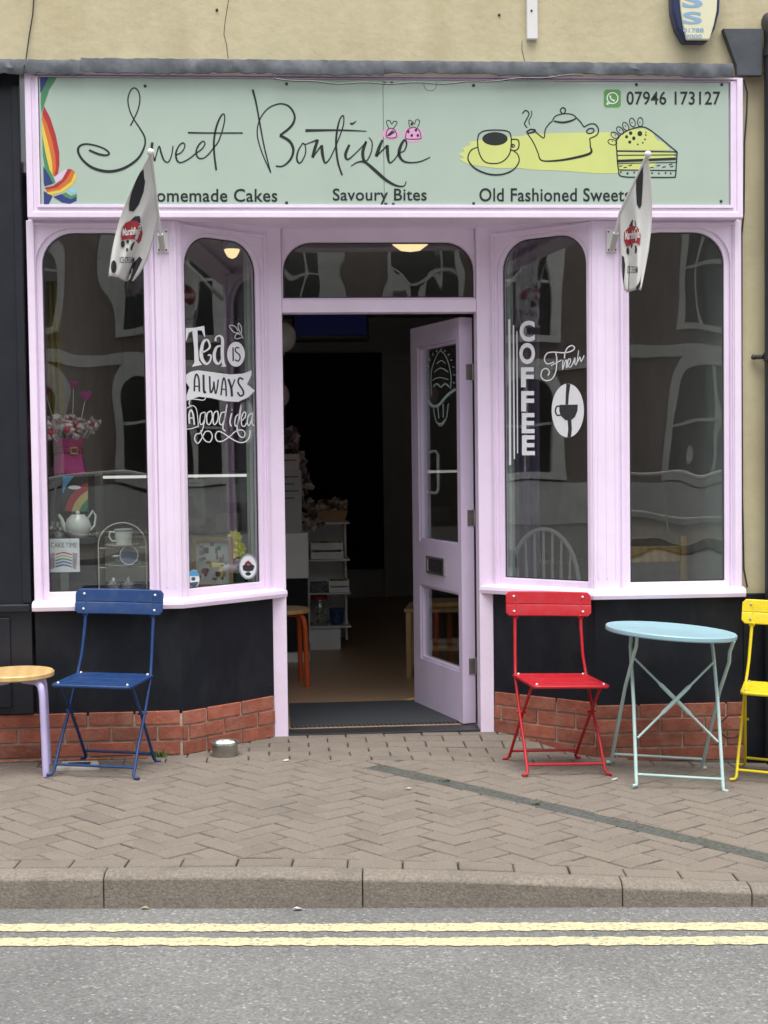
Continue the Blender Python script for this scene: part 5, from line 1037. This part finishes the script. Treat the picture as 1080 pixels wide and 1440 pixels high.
og = Vector((A(80, 740, .23).x, .23, sz_)); orn = world_root('glass_ornament', og, 'small cut glass ornament left of white teapot', 'ornament')
M['silver'] = mat('cut_glass_silver', (.55, .55, .56), .12, .5, 60, metal=.7)
MB().lathe([(.0001, .001), (.03, .001), (.034, .03), (.02, .034), (.0001, .034)], og, 16).build('cup', M['silver'], orn)
mb = MB(); rr = random.Random(4)
for k in range(26): crumple(mb, og + Vector((rr.uniform(-.032, .032), rr.uniform(-.02, .02), .04 + rr.uniform(0, .045))), .010, rr)
mb.build('crystals', M['silver'], orn, kind='stuff')
# tiered stand with cups
ty = .19; hx0, hx1 = A(139, 800, ty).x, A(206, 800, ty).x; hm = (hx0 + hx1) / 2; hr = (hx1 - hx0) / 2; p1z, p2z, tz = A(172, 767, ty).z, A(172, 794.5, ty).z, A(172, 735, ty).z
ts = world_root('tiered_stand', (hm, ty, .786), 'white wire tiered cake stand with hoop handle', 'cake stand'); M['wire'] = mat('cream_wire', (.5, .48, .40), .4)
MB().tube([(hx0, ty, .786)] + [(hm - hr * math.cos(a), ty, (tz - hr * .95) + hr * .95 * math.sin(a)) for a in [math.pi * i / 18 for i in range(19)]] + [(hx1, ty, .786)], .0035, 7).build('hoop', M['wire'], ts, smooth=True)
for z in (p1z, p2z, .80): MB().tube([(hx0, ty, z - .012), (hx1, ty, z - .012)], .003, 6).build('bar', M['wire'], ts); MB().lathe([(.0001, -.010), (.035, -.010), (.085, .004), (.086, .007), (.035, -.006), (.0001, -.006)], (hm, ty, z), 32).build('plate', M['china'], ts, smooth=True)
def cup(c, label, tilt=0):
    o = empty('teacup', c, label, 'cup', 'teacups on the tiered stand', .4); o.rotation_euler = (tilt, 0, .4); o.scale = (1.2, 1.2, 1.12)
    MB().lathe([(.0001, .001), (.026, .001), (.030, .006), (.037, .04), (.040, .078), (.037, .078), (.033, .04), (.0001, .010)], (0, 0, 0), 24).build('cup', M['china'], o, smooth=True)
    MB().tube([(-.036, 0, .065), (-.058, 0, .066), (-.062, 0, .045), (-.050, 0, .025), (-.033, 0, .025)], .0045, 8).build('handle', M['china'], o, smooth=True)
    MB().lathe([(.0405, .066), (.0408, .067), (.0412, .074), (.0408, .075)], (0, 0, 0), 24).build('pattern_band', flatm('blue_band', (.12, .14, .20)), o, smooth=True)
cup((hm + .008, ty, p1z - .004), 'white cup standing on top tier'); cup((hm + .005, ty + .02, p2z + .040), 'white cup lying on its side on middle tier', R(82))
for k, dx in enumerate((-.045, .03)):
    og = Vector((hm + dx, ty - .02, .795)); o = world_root('glass_house_ornament', og, ('left' if k == 0 else 'right') + ' one of two small glass house ornaments on bottom tier', 'ornament', 'glass house ornaments')
    MB().lathe([(.0001, .001), (.026, .001), (.026, .035), (.034, .038), (.012, .060), (.006, .075), (.0001, .08)], og, 8).build('house', M['silver'], o)
    for j in range(8): a = j * math.pi / 4 + .2; MB().tube([og + Vector((.027 * math.cos(a), .027 * math.sin(a), .002)), og + Vector((.027 * math.cos(a), .027 * math.sin(a), .036))], .003, 5).build('column', M['silver'], o)
# framed picture and flowers behind the left angled pane
fy = .37; fx0, fx1 = A(270, 790, fy).x, A(328, 790, fy).x; fz = A(300, 755, fy).z
pf = world_root('picture_frame', ((fx0 + fx1) / 2, fy, .786), 'wooden picture frame standing behind angled left pane', 'picture frame')
TP = lambda u, v, w_: Vector((u, fy - w_, v)); M['oak'] = wood_mat('oak_frame', (.20, .13, .07), (.28, .19, .10), 9, .5, (3, 1, 3))
MB().ring([(fx0, .787), (fx1, .787), (fx1, fz), (fx0, fz)], [(fx0 + .022, .809), (fx1 - .022, .809), (fx1 - .022, fz - .022), (fx0 + .022, fz - .022)], TP, 0, .022).build('frame', M['oak'], pf, bevel=.002)
MB().box(fx0 + .02, fx1 - .02, fy - .006, fy - .002, .808, fz - .02).build('print', mat('pale_print', (.38, .39, .38), .4), pf)
rr = random.Random(9); iw, ih = fx1 - fx0 - .06, fz - .85
for k in range(26):
    u, v = fx0 + .03 + rr.random() * iw * .85, .82 + rr.random() * ih; w2, h2 = rr.uniform(.008, .03), rr.uniform(.006, .03); c = rr.choice([(.06, .06, .06), (.05, .16, .12), (.25, .12, .14), (.10, .10, .10), (.20, .14, .10)])
    MB().box(u, min(u + w2, fx1 - .028), fy - .0075 - k * .0001, fy - .0065 - k * .0001, v, min(v + h2, fz - .03)).build('printed_shape', flatm('shape_%d' % k, c), pf)
fl = Vector((A(334, 830, .44).x, .45, .786)); fw = world_root('flower_pot', fl, 'pot of yellow green flowers beside the picture frame', 'flowers')
MB().lathe([(.0001, .001), (.035, .001), (.048, .08), (.045, .082), (.0001, .07)], fl, 20).build('pot', mat('dark_green_pot', (.06, .10, .07), .4), fw, smooth=True)
rr = random.Random(8)
for k in range(9):
    a, q = rr.uniform(0, 6.28), rr.uniform(.0, .055); p = fl + Vector((math.cos(a) * q - .02, math.sin(a) * q * .6 - .02, .16 + rr.uniform(0, .10))); MB().tube([fl + Vector((0, 0, .07)), p], .002, 5).build('stem', M['weed'], fw)
    mb = MB()
    for j in range(9):
        b_ = j * .7; t = Vector((math.cos(b_), -.4, math.sin(b_))); s_ = Vector((-math.sin(b_), 0, math.cos(b_))) * .015; mb.add([p, p + t * .022 + s_, p + t * .042, p + t * .022 - s_], [(0, 1, 2, 3)])
    mb.build('blossom', flatm('lime_petals', (.66, .64, .10), .6), fw)
for k in range(12):
    a = rr.uniform(0, 6.28); p = fl + Vector((math.cos(a) * .05, math.sin(a) * .03 - .01, .09 + rr.uniform(0, .05))); t = Vector((math.cos(a), -.3, .4)) * .04; s_ = Vector((-math.sin(a), .1, .2)) * .014; MB().add([p, p + t * .5 + s_, p + t, p + t * .5 - s_], [(0, 1, 2, 3)]).build('leaf', flatm('leaf_green', (.05, .11, .03), .6), fw)

# ------------------------------------------------------------------ across the street (seen in the window reflections)
OY = -21.0
M['obrick'] = mat('brown_red_brick', (.25, .20, .175), .9, .3, 8); M['stone'] = mat('pale_stone', (.75, .74, .71), .8, .15, 3); M['oglass'] = mat('dark_window_glass', (.02, .022, .025), .1, 0); M['slate'] = mat('slate_roof', (.09, .09, .10), .8, .2)
def brick_house(p0, p1, h, label, n, name='terraced_building'):
    T = panel(p0, p1); o = world_root(name, (Vector(p0) + Vector(p1)) / 2, label, 'building', 'buildings across the street'); L_ = T.len
    bx = lambda a, b, c, d, e, f_: MB().box(a, b, c, d, e, f_, lambda p: T(p.x, p.y, p.z))
    bx(0, L_, -.2, h, -6, 0).build('wall', M['obrick'], o); bx(-.1, L_ + .1, h, h + .25, -6.1, .2).build('cornice', M['stone'], o); bx(0, L_, 3.35, 3.6, 0.002, .10).build('string_course', M['stone'], o)
    bx(0, L_, -.2, .9, .002, .12).build('stone_base', M['stone'], o)
    r_ = MB(); r_.add([T(-.1, h + .25, .2), T(L_ + .1, h + .25, .2), T(L_ + .1, h + .25, -6), T(-.1, h + .25, -6), T(-.1, h + 2.4, -2.9), T(L_ + .1, h + 2.4, -2.9)], [(0, 1, 5, 4), (2, 3, 4, 5), (0, 4, 3), (1, 2, 5), (0, 3, 2, 1)]); r_.build('roof', M['slate'], o)
    for k in range(n):
        c = L_ * (k + .5) / n
        for z0, z1, hw in ((1.1, 3.2, .62), (4.1, 6.4, .52)):
            if z1 > h: continue
            outer = arch(c - hw - .28, c + hw + .28, z0 - .15, z1 + .30, hw + .26); inner = arch(c - hw, c + hw, z0, z1, hw - .02)
            wn = MB().ring(outer, inner, T, .003, .16).build('window_surround', M['stone'], o)
            MB().prism(inner, T, .003, .03).build('pane', M['oglass'], wn); MB().box(c - .03, c + .03, z0, z1 - .02, .031, .06, lambda p: T(p.x, p.y, p.z)).build('glazing_bar', M['stone'], wn); MB().box(c - hw, c + hw, (z0 + z1) / 2 - .03, (z0 + z1) / 2 + .03, .061, .08, lambda p: T(p.x, p.y, p.z)).build('glazing_bar', M['stone'], wn)
brick_house((15, OY, -.1), (-15, OY, -.1), 7.2, 'long brick building with pale arched windows across the street', 11)
brick_house((22, 3, -.1), (22, -13, -.1), 6.9, 'added brick end building at right, dark backdrop for pane reflections', 6)  # both end buildings are added, out of view, to darken what the angled panes mirror
brick_house((-22, -13, -.1), (-22, 3, -.1), 6.9, 'added brick end building at left, dark backdrop for pane reflections', 6)
MB().box(-15, 15, OY + .3, -15.0, -.12, .02).build('far_pavement', M['kerb'], kind='structure')
rl = world_root('street_railing', (0, -16, .02), 'pale metal railing across the street', 'railing'); MB().tube([(-14, -16, 1.12), (14, -16, 1.12)], .035, 8).build('top_rail', M['stone'], rl); MB().tube([(-14, -16, .35), (14, -16, .35)], .025, 8).build('lower_rail', M['stone'], rl)
for k in range(15): MB().tube([(-14 + 2 * k, -16, .02), (-14 + 2 * k, -16, 1.12)], .03, 8).build('railing_post', M['stone'], rl)

# small litter on the ground
rr = random.Random(31)
for px, py, c, l, road_ in ((205, 1279, (.30, .24, .16), 'scrap of dry leaf in the gutter at left', 1), (290, 1276, (.10, .06, .04), 'dark curled leaf in the gutter left of centre', 1), (417, 1279, (.60, .58, .55), 'white paper scrap in the gutter near centre', 1), (575, 1111, (.55, .52, .45), 'white scrap on the paving below drain channel', 0), (403, 1076, (.5, .48, .42), 'tiny white scrap on paving near the pet bowl', 0), (866, 1083, (.5, .47, .42), 'tiny white scrap on paving under pale blue table', 0)):
    p = onZ(px, py, -.125 if road_ else -.02); p.z = roadz(p.x, p.y) + .004 if road_ else g(p.x, p.y) + .003
    vs_ = [p + Vector((math.cos(a) * rr.uniform(.010, .024), math.sin(a) * rr.uniform(.006, .014), rr.uniform(0, .008))) for a in [k * 1.05 for k in range(6)]]
    mb = MB(); mb.add(vs_ + [p + Vector((0, 0, .010))], [(6, i, (i + 1) % 6) for i in range(6)] + [tuple(range(5, -1, -1))]); mb.build('litter_scrap', flatm('scrap', c, .8), label=l, cat='litter')
